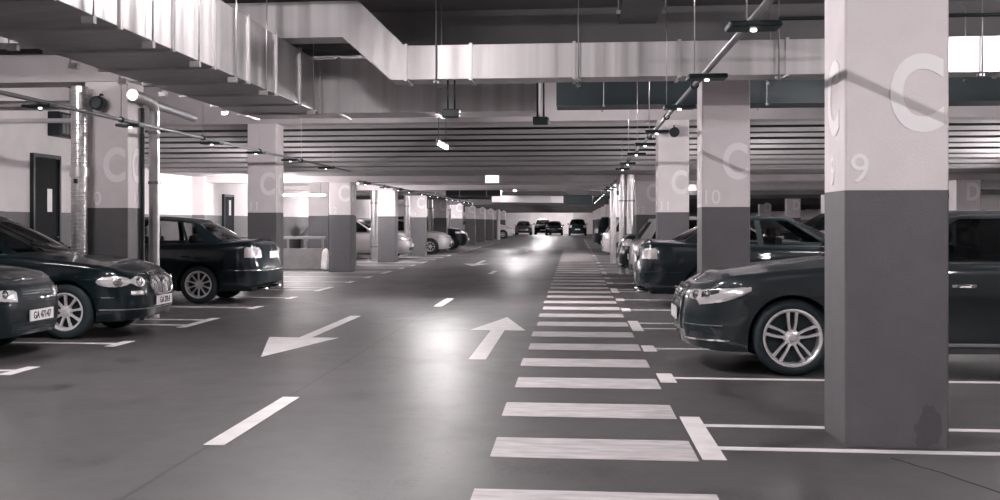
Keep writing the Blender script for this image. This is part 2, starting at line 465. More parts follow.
def front_lights(c, root, us, lo, hi, inner=True, bulbs=()):
    for sd in (-1, 1):
        o = c.patch(us, lo, hi, .006, sd).build('headlight', M['lamp_silver'], root)
        for (u, z, r) in bulbs:
            b = MB(); p = c.S(u, z, .009, sd); x, y, nx, ny = c.plan(u); n = Vector((nx, ny * sd, .1)).normalized()
            t1 = n.orthogonal().normalized(); t2 = n.cross(t1)
            rows = [[p + n * h + (t1 * math.cos(a) + t2 * math.sin(a)) * rr for rr, h in ((r, -.004), (r, .004), (r * .8, .006), (r * .75, -.001), (0, .003))] for a in [2 * PI * k / 16 for k in range(17)]]
            b.grid(rows, 0, True)
            b.mi = [1 if (k % 4) == 2 else 0 for k in range(len(b.mi))]
            b.build('lamp_bulb', [M['chrome'], M['black']], o)

def slats(c, root, y0, y1, z0, z1, n, m_back, m_bar, top_in=0.0, frame=None, name='grille'):
    """Grille on the nose: dark backing with bars."""
    uu = [c.uf(max(1e-3, q)) if q > 1e-3 else 0 for q in [y1 * k / 8 for k in range(9)]]
    b = MB()
    for sd in (-1, 1):
        c.patch(uu, [z0] * 9, [z1] * 9, .004, sd, 5, b, 0, False)
        for k in range(n):
            z = lerp(z0, z1, (k + .5) / n); h = (z1 - z0) / n * .18
            c.patch(uu, [z - h] * 9, [z + h] * 9, .016, sd, 2, b, 1)
    o = b.build(name, [m_back, m_bar], root)
    if frame:
        f = MB()
        pts = [c.S(u, z1, .012, -1) for u in uu[::-1]] + [c.S(u, z1, .012, 1) for u in uu[1:]]
        pts += [c.S(uu[-1], lerp(z1, z0, k / 4), .012, 1) for k in range(1, 5)]
        pts += [c.S(u, z0, .012, 1) for u in uu[::-1][1:]] + [c.S(u, z0, .012, -1) for u in uu[1:]]
        pts += [c.S(uu[-1], lerp(z0, z1, k / 4), .012, -1) for k in range(1, 5)]
        f.tube(pts, .013, 8, caps=False); f.build('grille_frame', frame, o)
    return o

def door_lines(cab, zs, zlo, b0, b1, c1, axr, ar):
    return [[(b0, zlo), (b0, zlo + .2), (b0, zs(b0) - .03)],
            [(b1, zlo), (b1, zlo + .2), (b1, zs(b1) - .03)],
            [(axr - ar - .02, zlo), (axr - ar + .02, zlo + .2), (axr - ar + .14, zlo + .45), (c1, zs(c1) - .03)],
            [(b0, zlo), (b0 + .5, zlo - .005), (b1, zlo), (b1 + .3, zlo), (axr - ar - .02, zlo)]]

def make_audi(root, pm):
    L, W = 4.93, 1.874
    zs = [(0, .79), (.12, .82), (.5, .885), (.93, .935), (1.5, .985), (2.2, .99), (3.2, 1.0), (4.2, 1.03), (4.75, 1.06), (4.93, 1.05)]
    cr = [(0, .02), (.5, .045), (1.3, .06), (4.2, .05), (4.93, .03)]
    cab = [(1.28, 0, 2.2, 0, 'ws', 8), (1.62, .72, 2.36, .53, 'p', 2), (1.72, .80, 2.46, .575, 'sw1', 8), (2.86, .85, 2.92, .60, 'pb', 2), (2.95, .85, 3.0, .60, 'sw2', 6), (3.83, .84, 3.55, .585, 'pb', 1), (3.88, .835, 3.59, .58, 'sw3', 3), (4.12, .815, 3.75, .565, 'p', 4), (4.36, .66, 3.82, .50, 'rw', 8), (4.52, 0, 3.88, 0, '', 0)]
    c = Car(L, W, SEDAN_PLAN(L, W, .17, .14), zs, cr, (.93, 3.84), .335, [(0, .24), (.3, .2), (4.4, .22), (4.93, .32)], cab, [(2.2, 1.385), (2.5, 1.408), (3.0, 1.412), (3.6, 1.38), (3.9, 1.345)], lean=.05)
    c.doors = door_lines(cab, c.zs, .30, 1.62, 2.88, 3.9, 3.84, c.archR)
    c.doors.append([(.46, .66), (.52, .74), (.56, .8), (.6, .85)])
    c.body(root, pm); c.make_cabin(root, pm); c.wheels(root, 10, .25, 'double'); c.seats(root, 2.55, 3.6); c.mirrors(root, pm, 1.85)
    c.handles(root, (2.36, 3.5), .80, M['chrome'])
    u0, u1 = c.uf(.52), c.ux2(.60)
    us = c.span(u0, u1, 14)
    lo = [lerp(.655, .60, t) if t < .28 else (lerp(.595, .64, (t - .28) / .4) if t < .68 else lerp(.64, .745, (t - .68) / .32)) for t in [i / 14 for i in range(15)]]
    hi = [lerp(.745, .785, i / 14) for i in range(15)]
    front_lights(c, root, us, lo, hi, bulbs=((lerp(u0, u1, .2), .70, .042), (lerp(u0, u1, .42), .71, .034)))
    for sd in (-1, 1):
        c.patch(c.span(lerp(u0, u1, .28), lerp(u0, u1, .62), 8), [.655 + .008 * k for k in range(9)], [.735 + .003 * k for k in range(9)], .0085, sd).build('lamp_insert', M['black'], root)
    slats(c, root, 0, .36, .37, .76, 7, M['black'], M['steel_dark'], frame=M['chrome'])
    b = MB()
    for k in range(4):
        p = c.S(0, .69, .02); yc = (k - 1.5) * .065
        b.tube([(p.x - .004, yc + .042 * math.cos(a), p.z + .042 * math.sin(a)) for a in [2 * PI * q / 20 for q in range(21)]], .006, 6, caps=False)
    b.build('emblem', M['chrome'], root)
    for sd in (-1, 1):
        c.patch(c.span(c.uf(.47), c.ux2(.36), 10), [.36] * 11, [.36 + .15 * math.sin(PI * min(1, (.25 + k / 10))) ** .5 * (1 - .3 * k / 10) for k in range(11)], .004, sd, pillow=False).build('air_intake', M['black'], root)
        c.patch(c.span(c.uf(.40), c.ux2(.40), 10), [.285] * 11, [.312] * 11, .012, sd).build('intake_trim', M['chrome'], root)
        c.patch(c.span(c.uf(.47), c.ux2(.35), 8), [.425] * 9, [.435] * 9, .012, sd).build('intake_bar', M['steel_mid'], root)
        c.patch(c.span(c.ux2(4.55), c.ur(.45), 10), [.78] * 11, [.93] * 11, .006, sd).build('tail_light', M['lamp_red'], root)
    c.plate_on(root, True, .50, None)
    # bright line round the side windows
    for sd in (-1, 1):
        t = MB(); t.tube([c.S(c.ux2(x), c.zs(x) - .006, -.045, sd) + Vector((0, 0, .012)) for x in [1.75 + .12 * k for k in range(20)]], .007, 6)
        t.build('window_trim', M['chrome'], root)
        q = MB()
        q.grid([[c.S(c.ux2(x), .275, .012, sd), c.S(c.ux2(x), .292, .014, sd), c.S(c.ux2(x), .305, .004, sd)] for x in [1.4 + .1 * k for k in range(20)]], 0, True)
        q.build('sill_trim', M['steel_mid'], root)
    return c

def make_saloon(root, pm, kind):
    """Three-box saloon seen from its tail (vw style lamps) or nose (round lamps)."""
    L, W = (4.60, 1.78) if kind != 'rover' else (4.55, 1.76)
    hf = .74 if kind == 'rover' else .76
    zs = [(0, hf), (.12, hf + .035), (.5, .86), (.9, .905), (1.5, .96), (2.2, .97), (3.2, .985), (3.9, 1.01), (4.4, 1.035), (L, 1.02)]
    cr = [(0, .03), (.5, .05), (1.3, .06), (3.9, .05), (L, .03)]
    cab = [(1.18, 0, 2.02, 0, 'ws', 8), (1.5, .68, 2.18, .5, 'p', 2), (1.6, .76, 2.27, .545, 'sw1', 8), (2.62, .80, 2.66, .565, 'pb', 2), (2.71, .80, 2.74, .565, 'sw2', 6), (3.28, .79, 3.10, .555, 'pb', 1), (3.33, .785, 3.14, .55, 'sw3', 3), (3.56, .77, 3.30, .535, 'p', 4), (3.86, .62, 3.37, .48, 'rw', 8), (4.02, 0, 3.43, 0, '', 0)]
    c = Car(L, W, SEDAN_PLAN(L, W, .19 if kind == 'rover' else .15, .075), zs, cr, (.87, 3.5), .318, [(0, .24), (.3, .2), (4.2, .22), (L, .34)], cab, [(2.0, 1.37), (2.3, 1.40), (2.7, 1.405), (3.12, 1.375), (3.45, 1.335)], rlean=.09, lean=.05)
    c.doors = door_lines(cab, c.zs, .30, 1.5, 2.66, 3.55, 3.5, c.archR)
    c.doors.append([(c.L - .62, .92), (c.L - .5, .95)])
    c.body(root, pm); c.make_cabin(root, pm, glass=M['glass_clear'] if kind in ('vw', 'tail') else None); c.seats(root, 2.35, 3.3); c.mirrors(root, pm, 1.72)
    c.handles(root, (2.42, 3.3), .79, pm if kind != 'rover' else M['chrome'])
    if kind == 'rover':
        c.wheels(root, 9, .215)
        u0, u1 = c.uf(.42), c.ux2(.52)
        us = c.span(u0, u1, 18)
        b1 = [abs(math.sin(PI * min(1, t / .36))) ** .5 if t < .36 else abs(math.sin(PI * min(1, (t - .36) / .64))) ** .5 for t in [i / 18 for i in range(19)]]
        front_lights(c, root, us, [.66 - .07 * q for q in b1], [.66 + .075 * q for q in b1], bulbs=((lerp(u0, u1, .2), .66, .05), (lerp(u0, u1, .62), .66, .055)))
        # oval grille
        b = MB(); n = 14; ys = [.34 * k / n for k in range(n + 1)]
        for sd in (-1, 1):
            uu = [c.uf(max(.001, y)) for y in ys]; hh = [.125 * math.sqrt(max(0, 1 - (y / .34) ** 2.6)) for y in ys]
            c.patch(uu, [.62 - h for h in hh], [.62 + h for h in hh], .006, sd, 6, b, 0)
            for k in range(1, n, 2):
                h = hh[k] * .92; y = ys[k]
                b.grid([[c.S(c.uf(y - .006), .62 + q * h, .014, sd), c.S(c.uf(y), .62 + q * h, .02, sd), c.S(c.uf(y + .006), .62 + q * h, .014, sd)] for q in (-1, -.5, 0, .5, 1)], 1, True)
        g = b.build('grille', [M['steel_mid'], M['chrome']], root)
        f = MB(); ring = []
        for k in range(49):
            a = 2 * PI * k / 48; y = .345 * math.copysign(abs(math.cos(a)) ** .8, math.cos(a)); z = .62 + .13 * math.copysign(abs(math.sin(a)) ** .85, math.sin(a))
            ring.append(c.S(c.uf(max(.001, abs(y))), z, .015, 1 if y > 0 else -1))
        f.tube(ring, .014, 8, caps=False); f.build('grille_frame', M['chrome'], g)
        for sd in (-1, 1):
            c.patch(c.span(c.uf(.5), c.uf(.66), 6), [.5] * 7, [.555] * 7, .008, sd).build('fog_light', M['lamp_silver'], root)
            c.patch(c.span(c.ux2(.30), c.ux2(.50), 6), [.475] * 7, [.485] * 7, .006, sd).build('bumper_strip', M['chrome'], root)
            c.patch(c.span(.001, c.ux2(.5), 14), [.33] * 15, [.345] * 15, .008, sd).build('lip_strip', M['steel_mid'], root)
            c.patch(c.span(c.ux2(4.2), c.ur(.5), 8), [.76] * 9, [.9] * 9, .006, sd).build('tail_light', M['lamp_red'], root)
        c.plate_on(root, True, .42, 'GA 27L4')
    elif kind == 'nose':
        c.wheels(root, 8, .21)
        u0, u1 = c.uf(.38), c.ux2(.60); us = c.span(u0, u1, 12)
        front_lights(c, root, us, [.555 + .07 * (i / 12) for i in range(13)], [.695 + .02 * (i / 12) for i in range(13)], bulbs=((lerp(u0, u1, .25), .652, .04), (lerp(u0, u1, .5), .665, .038)))
        slats(c, root, 0, .32, .615, .70, 3, M['black'], M['steel_dark'])
        slats(c, root, 0, .5, .27, .36, 2, M['black'], M['steel_dark'], name='lower_grille')
        for sd in (-1, 1):
            c.patch(c.span(c.ux2(4.2), c.ur(.5), 8), [.76] * 9, [.9] * 9, .006, sd).build('tail_light', M['lamp_red'], root)
            c.patch(c.span(.001, c.ux2(.7), 14), [.535] * 15, [.545] * 15, .004, sd, pillow=False).build('bumper_strip', M['seam'], root)
        c.plate_on(root, True, .425, 'GA 47147')
    else:
        c.wheels(root, 10, .222)
        for sd in (-1, 1):
            t = c.patch(c.span(c.ux2(L - .34), c.ur(.58), 12), [.75] * 13, [.95 - .01 * abs(k - 6) / 6 for k in range(13)], .006, sd).build('tail_light', M['lamp_red'], root)
            for (uq, z, r) in ((c.ux2(L - .16), .85, .07), (c.ur(.76 * W / 2), .85, .06)):
                b = MB(); p = c.S(uq, z, .009, sd); x, y, nx, ny = c.plan(uq); n = Vector((nx, ny * sd, .05)).normalized(); t1 = n.orthogonal().normalized(); t2 = n.cross(t1)
                b.grid([[p + n * h + (t1 * math.cos(a) + t2 * math.sin(a)) * rr for rr, h in ((r, -.003), (r * .9, .006), (r * .55, .004), (0, .006))] for a in [2 * PI * k / 16 for k in range(17)]], 0, True)
                b.build('lamp_lens', M['lamp_silver'], t)
            c.patch(c.span(c.uf(.40), c.ux2(.5), 10), [.62] * 11, [.74] * 11, .006, sd).build('headlight', M['lamp_silver'], root)
            c.patch(c.span(c.ux2(L - .75), c.U[-1] - .001, 14), [.545] * 15, [.565] * 15, .008, sd).build('bumper_strip', M['chrome'] if kind == 'vw' else M['seam'], root)
            b = MB(); p = c.S(c.ur(.45), .25, 0, sd); b.tube([(p.x - .15, p.y, .24), (p.x + .02, p.y, .235)], .03, 10); b.build('exhaust', M['chrome'], root)
        slats(c, root, 0, .36, .60, .72, 3, M['black'], M['steel_dark'])
        c.plate_on(root, False, .80 if kind == 'vw' else .76, None)
        b = MB(); p = c.S(c.U[-1], .92, .01); b.lathe([(.045, 0), (.045, .01), (.03, .012), (0, .012)], 18, 0, 'x', (p.x, 0, .9)); b.build('emblem', M['chrome'], root)
    return c

def make_hatch(root, pm, kind='hatch', dark_lamps=False):
    if kind == 'hatch': L, W, top, belt = 4.15, 1.74, 1.47, .98
    elif kind == 'suv': L, W, top, belt = 4.4, 1.82, 1.66, 1.08
    else: L, W, top, belt = 4.5, 1.82, 1.86, 1.12
    hf = belt - .18
    k = belt - .98
    zs = [(0, hf), (.12, hf + .03), (.5, belt - .09), (.9, belt - .05), (1.4, belt), (2.2, belt), (3.2, belt + .02), (L - .3, belt + .03), (L, belt)]
    cr = [(0, .03), (.5, .05), (1.2, .06), (L - .5, .03), (L, .02)]
    ry = W / 2 - .30; by = W / 2 - .09; e1 = L - .42
    cab = [(1.0, 0, 1.85, 0, 'ws', 8), (1.3, by - .1, 1.98, ry - .05, 'p', 2), (1.4, by - .03, 2.06, ry - .01, 'sw1', 6), (2.45, by, 2.5, ry, 'pb', 2), (2.54, by, 2.58, ry, 'sw2', 5), (L - .98, by, L - 1.05, ry - .01, 'p', 2), (L - .86, by - .01, L - .98, ry - .01, 'sw3', 4), (e1, by - .05, L - .62, ry - .03, 'p', 4), (L - .20, by - .2, L - .46, ry - .10, 'rw', 6), (L - .12, 0, L - .40, 0, '', 0)]
    c = Car(L, W, SEDAN_PLAN(L, W, .16, .09), zs, cr, (.82, L - .72), .315 if kind == 'hatch' else .34, [(0, .24), (.3, .2), (L - .4, .22), (L, .32)], cab, [(1.85, top - .085), (2.2, top - .05), (3.0, top - .05), (L - .5, top - .10)], rlean=.02, step=.1)
    c.doors = door_lines(cab, c.zs, .30, 1.3, 2.5, L - 1.0, L - .72, c.archR)
    c.body(root, pm); c.make_cabin(root, pm); c.wheels(root, 8, .20); c.mirrors(root, pm, 1.5); c.seats(root, 2.2, 3.1)
    for sd in (-1, 1):
        u0, u1 = c.uf(.40), c.ux2(.6)
        c.patch(c.span(u0, u1, 10), [hf - .15 + .03 * i / 10 for i in range(11)], [hf - .03 + .03 * i / 10 for i in range(11)], .006, sd).build('headlight', M['lamp_silver'], root)
        c.patch(c.span(c.ux2(L - .22), c.ur(.56), 8), [.68 + k] * 9, [.94 + k] * 9, .006, sd).build('tail_light', M['lamp_silver'] if not dark_lamps else M['lamp_red'], root)
        c.patch(c.span(.001, c.uf(.42), 8), [hf - .14] * 9, [hf - .06] * 9, .004, sd, pillow=False).build('grille', M['black'], root)
        c.patch(c.span(.001, c.uf(.5), 8), [.3] * 9, [.42] * 9, .004, sd, pillow=False).build('air_intake', M['black'], root)
        c.patch(c.span(c.ur(.6), c.U[-1] - .001, 8), [.36] * 9, [.48] * 9, .004, sd, pillow=False).build('rear_bumper', M['black'], root)
    c.plate_on(root, True, .50, None); c.plate_on(root, False, .62, None)
    return c

# ------------------------------------------------------------------ camera and world
cd = bpy.data.cameras.new('camera'); cam = bpy.data.objects.new('camera', cd); C.objects.link(cam)
cam.location = (0, 0, 1.35); cam.rotation_euler = (PI / 2, 0, math.atan2(137, 1200))
cd.sensor_width = 36; cd.lens = 43.2; cd.shift_x = .063; cd.shift_y = -.028; cd.clip_end = 400; cd.clip_start = .1
bpy.context.scene.camera = cam
w = bpy.data.worlds.new('world'); bpy.context.scene.world = w; w.use_nodes = True
w.node_tree.nodes['Background'].inputs[0].default_value = (.55, .72, .8, 1); w.node_tree.nodes['Background'].inputs[1].default_value = .05
vs_ = bpy.context.scene.view_settings
vs_.view_transform = 'Standard'; vs_.look = 'None'; vs_.gamma = 1; vs_.use_curve_mapping = False; vs_.exposure = EXPO

# ------------------------------------------------------------------ floor
def floor_mat():
    m = bpy.data.materials.new('polished_concrete_floor'); m.use_nodes = True
    nt = m.node_tree; b = nt.nodes['Principled BSDF']; N = nt.nodes.new; Lk = nt.links.new
    tc = N('ShaderNodeTexCoord')
    def noise(sc, det, st=(1, 1, 1)):
        mp = N('ShaderNodeMapping'); mp.inputs['Scale'].default_value = st; Lk(tc.outputs['Object'], mp.inputs['Vector'])
        n = N('ShaderNodeTexNoise'); n.inputs['Scale'].default_value = sc; n.inputs['Detail'].default_value = det; Lk(mp.outputs['Vector'], n.inputs['Vector']); return n
    a = noise(.55, 6, (1, .6, 1)); f = noise(2.2, 12, (1, .8, 1)); f.inputs['Roughness'].default_value = .66; g = noise(40, 6)
    mx = N('ShaderNodeMath'); mx.operation = 'MULTIPLY_ADD'; Lk(f.outputs['Fac'], mx.inputs[0]); mx.inputs[1].default_value = .85; Lk(a.outputs['Fac'], mx.inputs[2])
    m2 = N('ShaderNodeMath'); m2.operation = 'MULTIPLY_ADD'; Lk(g.outputs['Fac'], m2.inputs[0]); m2.inputs[1].default_value = .30; Lk(mx.outputs[0], m2.inputs[2])
    r = N('ShaderNodeValToRGB'); Lk(m2.outputs[0], r.inputs['Fac'])
    r.color_ramp.elements[0].position = .84; r.color_ramp.elements[0].color = (.014, .016, .019, 1)
    r.color_ramp.elements[1].position = 1.16; r.color_ramp.elements[1].color = (.078, .072, .075, 1)
    # expansion joints
    sx = N('ShaderNodeSeparateXYZ'); Lk(tc.outputs['Object'], sx.inputs[0])
    def joint(sock, off, per, wd):
        ad = N('ShaderNodeMath'); ad.operation = 'ADD'; Lk(sock, ad.inputs[0]); ad.inputs[1].default_value = -off
        md = N('ShaderNodeMath'); md.operation = 'PINGPONG'; Lk(ad.outputs[0], md.inputs[0]); md.inputs[1].default_value = per / 2
        lt = N('ShaderNodeMath'); lt.operation = 'LESS_THAN'; Lk(md.outputs[0], lt.inputs[0]); lt.inputs[1].default_value = wd; return lt
    jx = joint(sx.outputs['X'], -2.19, 8.1, .012); jy = joint(sx.outputs['Y'], 8.35, 5.4, .006)
    mxj = N('ShaderNodeMath'); mxj.operation = 'MAXIMUM'; Lk(jx.outputs[0], mxj.inputs[0]); Lk(jy.outputs[0], mxj.inputs[1])
    mc = N('ShaderNodeMix'); mc.data_type = 'RGBA'; Lk(mxj.outputs[0], mc.inputs['Factor']); Lk(r.outputs['Color'], mc.inputs[6]); mc.inputs[7].default_value = (.03, .03, .032, 1)
    Lk(mc.outputs[2], b.inputs['Base Color'])
    q = N('ShaderNodeMapRange'); q.inputs['From Min'].default_value = .7; q.inputs['From Max'].default_value = 1.15; q.inputs['To Min'].default_value = .38; q.inputs['To Max'].default_value = .50
    Lk(mx.outputs[0], q.inputs['Value']); Lk(q.outputs[0], b.inputs['Roughness'])
    b.inputs['Specular IOR Level'].default_value = .75
    bp = N('ShaderNodeBump'); bp.inputs['Strength'].default_value = .06; bp.inputs['Distance'].default_value = .01; Lk(f.outputs['Fac'], bp.inputs['Height']); Lk(bp.outputs['Normal'], b.inputs['Normal'])
    return m
XL, XR, YN, YF = -10.3, 18.0, -8.0, 137.0
b = MB(); b.box(XL - .3, XR + .3, YN - .3, YF + .3, -.3, 0); floor = tag(b.build('floor', floor_mat()), kind='structure')

def fpoly(poly, name, m, z=.003):
    b = MB(); b.prism(poly, .0005, z); return b.build(name, m, floor)
def frect(x0, x1, y0, y1, name='bay_line', m=None): return fpoly([(x0, y0), (x1, y0), (x1, y1), (x0, y1)], name, m or M['mark'])
# walkway stripes
for k in range(36):
    y = 5.42 + 1.462 * k
    frect(-.50 + .02 * (k % 2), .70, y, y + .63, 'crosswalk_stripe', M['mark_worn'])
# bay markings: double lines at each column, two single lines between
for k in range(0, 11):
    y0 = 7.30 + 8.1 * k
    for side in (1, -1):
        dy = 0 if side > 0 else -.15
        xa, xb = (.86, 5.9) if side > 0 else (-10.2, -5.05)
        xm0, xm1 = (.725, .86) if side > 0 else (-5.06, -4.94)
        ys = [y0, y0 + .805]
        frect(xm0, xm1, y0 - .36 + dy, y0 + 1.15 + dy, 'bay_end_mark')
        for y in ys: frect(xa, xb, y - .05 + dy, y + .05 + dy)
        for q in (1, 2):
            y = y0 + .805 + 2.432 * q + dy
            frect(xa, xb, y - .05, y + .05); frect(xm0, xm1, y - .3, y + .3, 'bay_end_mark')
if True:
    y0 = -.8
for k in range(1, 9):
    y = 7.06 + (k - 1) * 12; frect(-2.23, -2.10, y, y + 2.0, 'lane_dash')
fpoly([(-.86, 11.75), (-1.03, 11.75), (-1.03, 14.95), (-1.29, 14.95), (-.94, 17.0), (-.60, 14.95), (-.86, 14.95)], 'arrow_marking', M['mark'])
fpoly([(-3.19, 17.0), (-3.04, 17.0), (-3.04, 13.75), (-2.72, 13.75), (-3.11, 11.72), (-3.55, 13.75), (-3.19, 13.75)], 'arrow_marking', M['mark'])
fpoly([(-3.19, 42.0), (-3.04, 42.0), (-3.04, 38.7), (-2.72, 38.7), (-3.11, 36.7), (-3.55, 38.7), (-3.19, 38.7)], 'arrow_marking', M['mark'])

# ------------------------------------------------------------------ shell
def wall(name, x0, x1, y0, y1, h, face):
    b = MB(); b.box(x0, x1, y0, y1, 0, 1.54, 0); b.box(x0, x1, y0, y1, 1.54, h, 1)
    return tag(b.build(name, [M['wall_grey'], M['wall_white']]), kind='structure')
wall('wall_left', XL - .3, XL, YN, YF, 4.4, 0); wall('wall_right', XR, XR + .3, YN, YF, 4.4, 0)
wall('wall_front', XL - .3, XR + .3, YN - .3, YN, 4.4, 0)
b = MB(); b.box(XL - .3, -.1, YF, YF + .3, 0, 3, 1); b.box(-.1, XR + .3, YF, YF + .3, 0, 3, 2); tag(b.build('wall_back', [M['wall_grey'], M['wall_white'], M['beam_pale']]), kind='structure')
CZ = 4.1; LZ = 2.58
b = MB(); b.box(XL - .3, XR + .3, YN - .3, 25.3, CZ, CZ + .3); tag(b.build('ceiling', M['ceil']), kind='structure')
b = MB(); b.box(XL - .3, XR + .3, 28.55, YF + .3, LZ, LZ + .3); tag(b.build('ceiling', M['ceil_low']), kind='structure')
# transverse beams
for k, y in enumerate((-.67, 7.43, 15.53)):
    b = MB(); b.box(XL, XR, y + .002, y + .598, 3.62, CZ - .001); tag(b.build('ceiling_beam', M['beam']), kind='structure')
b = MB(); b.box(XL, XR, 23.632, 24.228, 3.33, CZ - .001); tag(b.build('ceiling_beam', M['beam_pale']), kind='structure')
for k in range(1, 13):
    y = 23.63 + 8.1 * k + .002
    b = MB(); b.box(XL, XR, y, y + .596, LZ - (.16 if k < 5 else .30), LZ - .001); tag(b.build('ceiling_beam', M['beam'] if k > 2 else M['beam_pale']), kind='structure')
# sloping ribbed deck between the high and the low ceiling
n = 5; y0, z0, y1, z1 = 24.24, 3.46, 28.6, 2.55
dk = MB(); bk = MB()
nv = Vector((0, z0 - z1, y1 - y0)).normalized(); tv = Vector((0, y1 - y0, z1 - z0)); 
def slab(mb, ta, tb, d0, d1):
    P = [Vector((0, y0, z0)) + tv * t + nv * d for t, d in ((ta, d0), (tb, d0), (tb, d1), (ta, d1))]
    vs = [(XL, p.y, p.z) for p in P] + [(XR, p.y, p.z) for p in P]
    mb.add(vs, [(0, 1, 2, 3), (7, 6, 5, 4), (0, 4, 5, 1), (1, 5, 6, 2), (2, 6, 7, 3), (3, 7, 4, 0)])
for k in range(n):
    slab(dk, (k + .0) / n, (k + .33) / n, 0, .005)
    slab(dk, (k + .48) / n, (k + .78) / n, .0, .005)
slab(bk, -.002, 1.0, .28, .32)
tag(dk.build('ceiling_deck', M['ribs']), kind='structure'); tag(bk.build('ceiling_deck_backing', M['steel_dark']), kind='structure')
# left bulkhead, doors, wall fittings
b = MB(); b.box(XL, -4.75, 15.531, 16.129, 3.24, 3.62); tag(b.build('ceiling_beam', M['beam_pale']), kind='structure')
def door(n, y, x, h, wdt, face=1):
    d = thing('door_%d' % n, None, None, (x, y, 0)); d['kind'] = 'structure'
    b = MB(); b.box(0, .05, -wdt / 2, wdt / 2, .005, h, 0, .01); lf = b.build('door_leaf', M['door'], d)
    b = MB(); b.box(.001, .08, -wdt / 2 - .07, -wdt / 2 - .002, .002, h + .07); b.box(.001, .08, wdt / 2 + .002, wdt / 2 + .07, .002, h + .07); b.box(.001, .08, -wdt / 2 - .002, wdt / 2 + .002, h + .002, h + .07); b.build('door_frame', M['steel_dark'], d)
    b = MB(); b.box(.051, .058, .03, .24, 1.55, 2.0); b.build('notice', M['plate'], lf)
    b = MB(); b.tube([(.05, wdt / 2 - .1, 1.05), (.1, wdt / 2 - .1, 1.05), (.1, wdt / 2 - .22, 1.05)], .012, 8); b.build('handle', M['chrome'], lf)
door(1, 22.45, XL, 2.6, 1.1); door(2, 34.9, XL, 2.1, .9)
for i, (x0, y0, y1) in enumerate([(XL, 31.6, 32.4), (XL, 19.5, 20.1)]):
    b = MB(); b.box(x0, x0 + .35, y0, y1, .001, 1.54, 0); b.box(x0, x0 + .35, y0, y1, 1.54, 2.6, 1); tag(b.build('trim_%d' % (i + 1), [M['wall_grey'], M['wall_white']]), kind='structure')
v = thing('vent_box', 'dark louvred vent box high on the left wall above the dark door', 'vent', (XL, 23.2, 3.05))
b = MB(); b.box(.0, .25, -.6, .6, .0, .48, 0, .015); b.build('housing', M['steel_dark'], v)
b = MB()
for k in range(6): b.box(.252, .275, -.5 + .17 * k, -.38 + .17 * k, .05, .43)
b.build('louvre', M['steel_mid'], v)

# ------------------------------------------------------------------ columns
def col_mesh():
    b = MB()
    return b
def column(x0, yf, h, row, lab, letter='C', side=1, num=True, full=True):
    o = thing('concrete_column', lab, 'column', (x0 + .3, yf + .3, 0))
    b = MB(); s = .3; c = .012
    poly = [(-s + c, -s), (s - c, -s), (s, -s + c), (s, s - c), (s - c, s), (-s + c, s), (-s, s - c), (-s, -s + c)]
    b.prism(poly, .001, 1.54, 0); b.build('column_base', M['col_grey'], o)
    b = MB(); b.prism(poly, 1.541, h, 0); b.build('column_shaft', M['col_white'], o)
    lx = .115
    text_obj('painted_letter', letter, .62, M['letter'], o, (lx, -s - .0035, 2.12), (PI / 2, 0, 0), .03, .74)
    if num: text_obj('painted_number', str(row), .255, M['letter'], o, (-.215 if row < 10 else -.165, -s - .0035, 1.67), (PI / 2, 0, 0), 0, .95)
    if full:
        sx = -1 if side > 0 else 1
        text_obj('painted_letter', letter, .62, M['letter'], o, (sx * (s + .0035), .0, 2.12), (PI / 2, 0, sx * PI / 2), .03, .74)
        text_obj('painted_number', str(row), .255, M['letter'], o, (sx * (s + .0035), .02, 1.67), (PI / 2, 0, sx * PI / 2), 0, .95)
    return o
ordn = ['first', 'second', 'third', 'fourth', 'fifth', 'sixth', 'seventh', 'eighth', 'ninth', 'tenth', 'eleventh', 'twelfth', 'thirteenth', 'fourteenth', 'fifteenth']
for k in range(13):
    row = 9 + k; yf = 7.43 + 8.1 * k
    h = 3.615 if k < 2 else 3.328 if k == 2 else LZ - (.165 if k < 7 else .305)
    side_txt = {0: 'big grey and white column marked C 9, nearest on the right', 1: 'column marked C 10 standing right behind the grey saloon\'s bonnet', 2: 'column marked C 11 on the right behind the dark saloon\'s boot'}
    column(1.615, yf, h, row, side_txt.get(k, 'grey and white column, %s from the camera in the right row' % ordn[k]), 'C', 1, True, k < 4)
    if k >= 1:
        st = {1: 'column marked C 10 on the left beside the ribbed spiral duct', 2: 'column marked C 11 on the left beside the black saloon\'s tail lamps', 3: 'bright column C 12 on the left beside the pale sack'}
        column(-6.55, yf, 3.235 if k == 1 else h, row, st.get(k, 'grey and white column, %s from the camera in the left row' % ordn[k - 1]), 'C', -1, True, k < 4)
for k in range(3, 9):
    row = 9 + k; yf = 7.43 + 8.1 * k
    column(9.63, yf, 3.328 if k == 2 else LZ - (.165 if k < 7 else .305), row, 'white column marked D, seen above the grey saloon at the right edge' if k == 3 else 'column of the far right row, %s from the camera' % ordn[k - 3], 'D', 1, False, False)

near_col = [o for o in C.objects if o.get('label', '').startswith('big grey and white column')][0]
random.seed(11)
b = MB(); pts = []
for i in range(26):
    a = 2 * PI * i / 26; r = 1 + random.uniform(-.18, .18)
    pts.append((.185 + .07 * r * math.cos(a) * (1.1 - .35 * math.sin(a)), .135 + .13 * r * math.sin(a)))
b.add([(x, -.3006, max(.004, z)) for x, z in pts], [list(range(26))]); b.build('damp_stain', M['stain'], near_col)
pk = [(1.80, 7.10), (1.86, 6.98), (1.88, 6.9), (1.97, 6.72), (2.0, 6.6), (2.1, 6.3), (2.14, 6.1)]
fpoly([(x - .006, y) for x, y in pk] + [(x + .006, y + .004) for x, y in pk[::-1]], 'floor_crack', M['seam'], .0015)
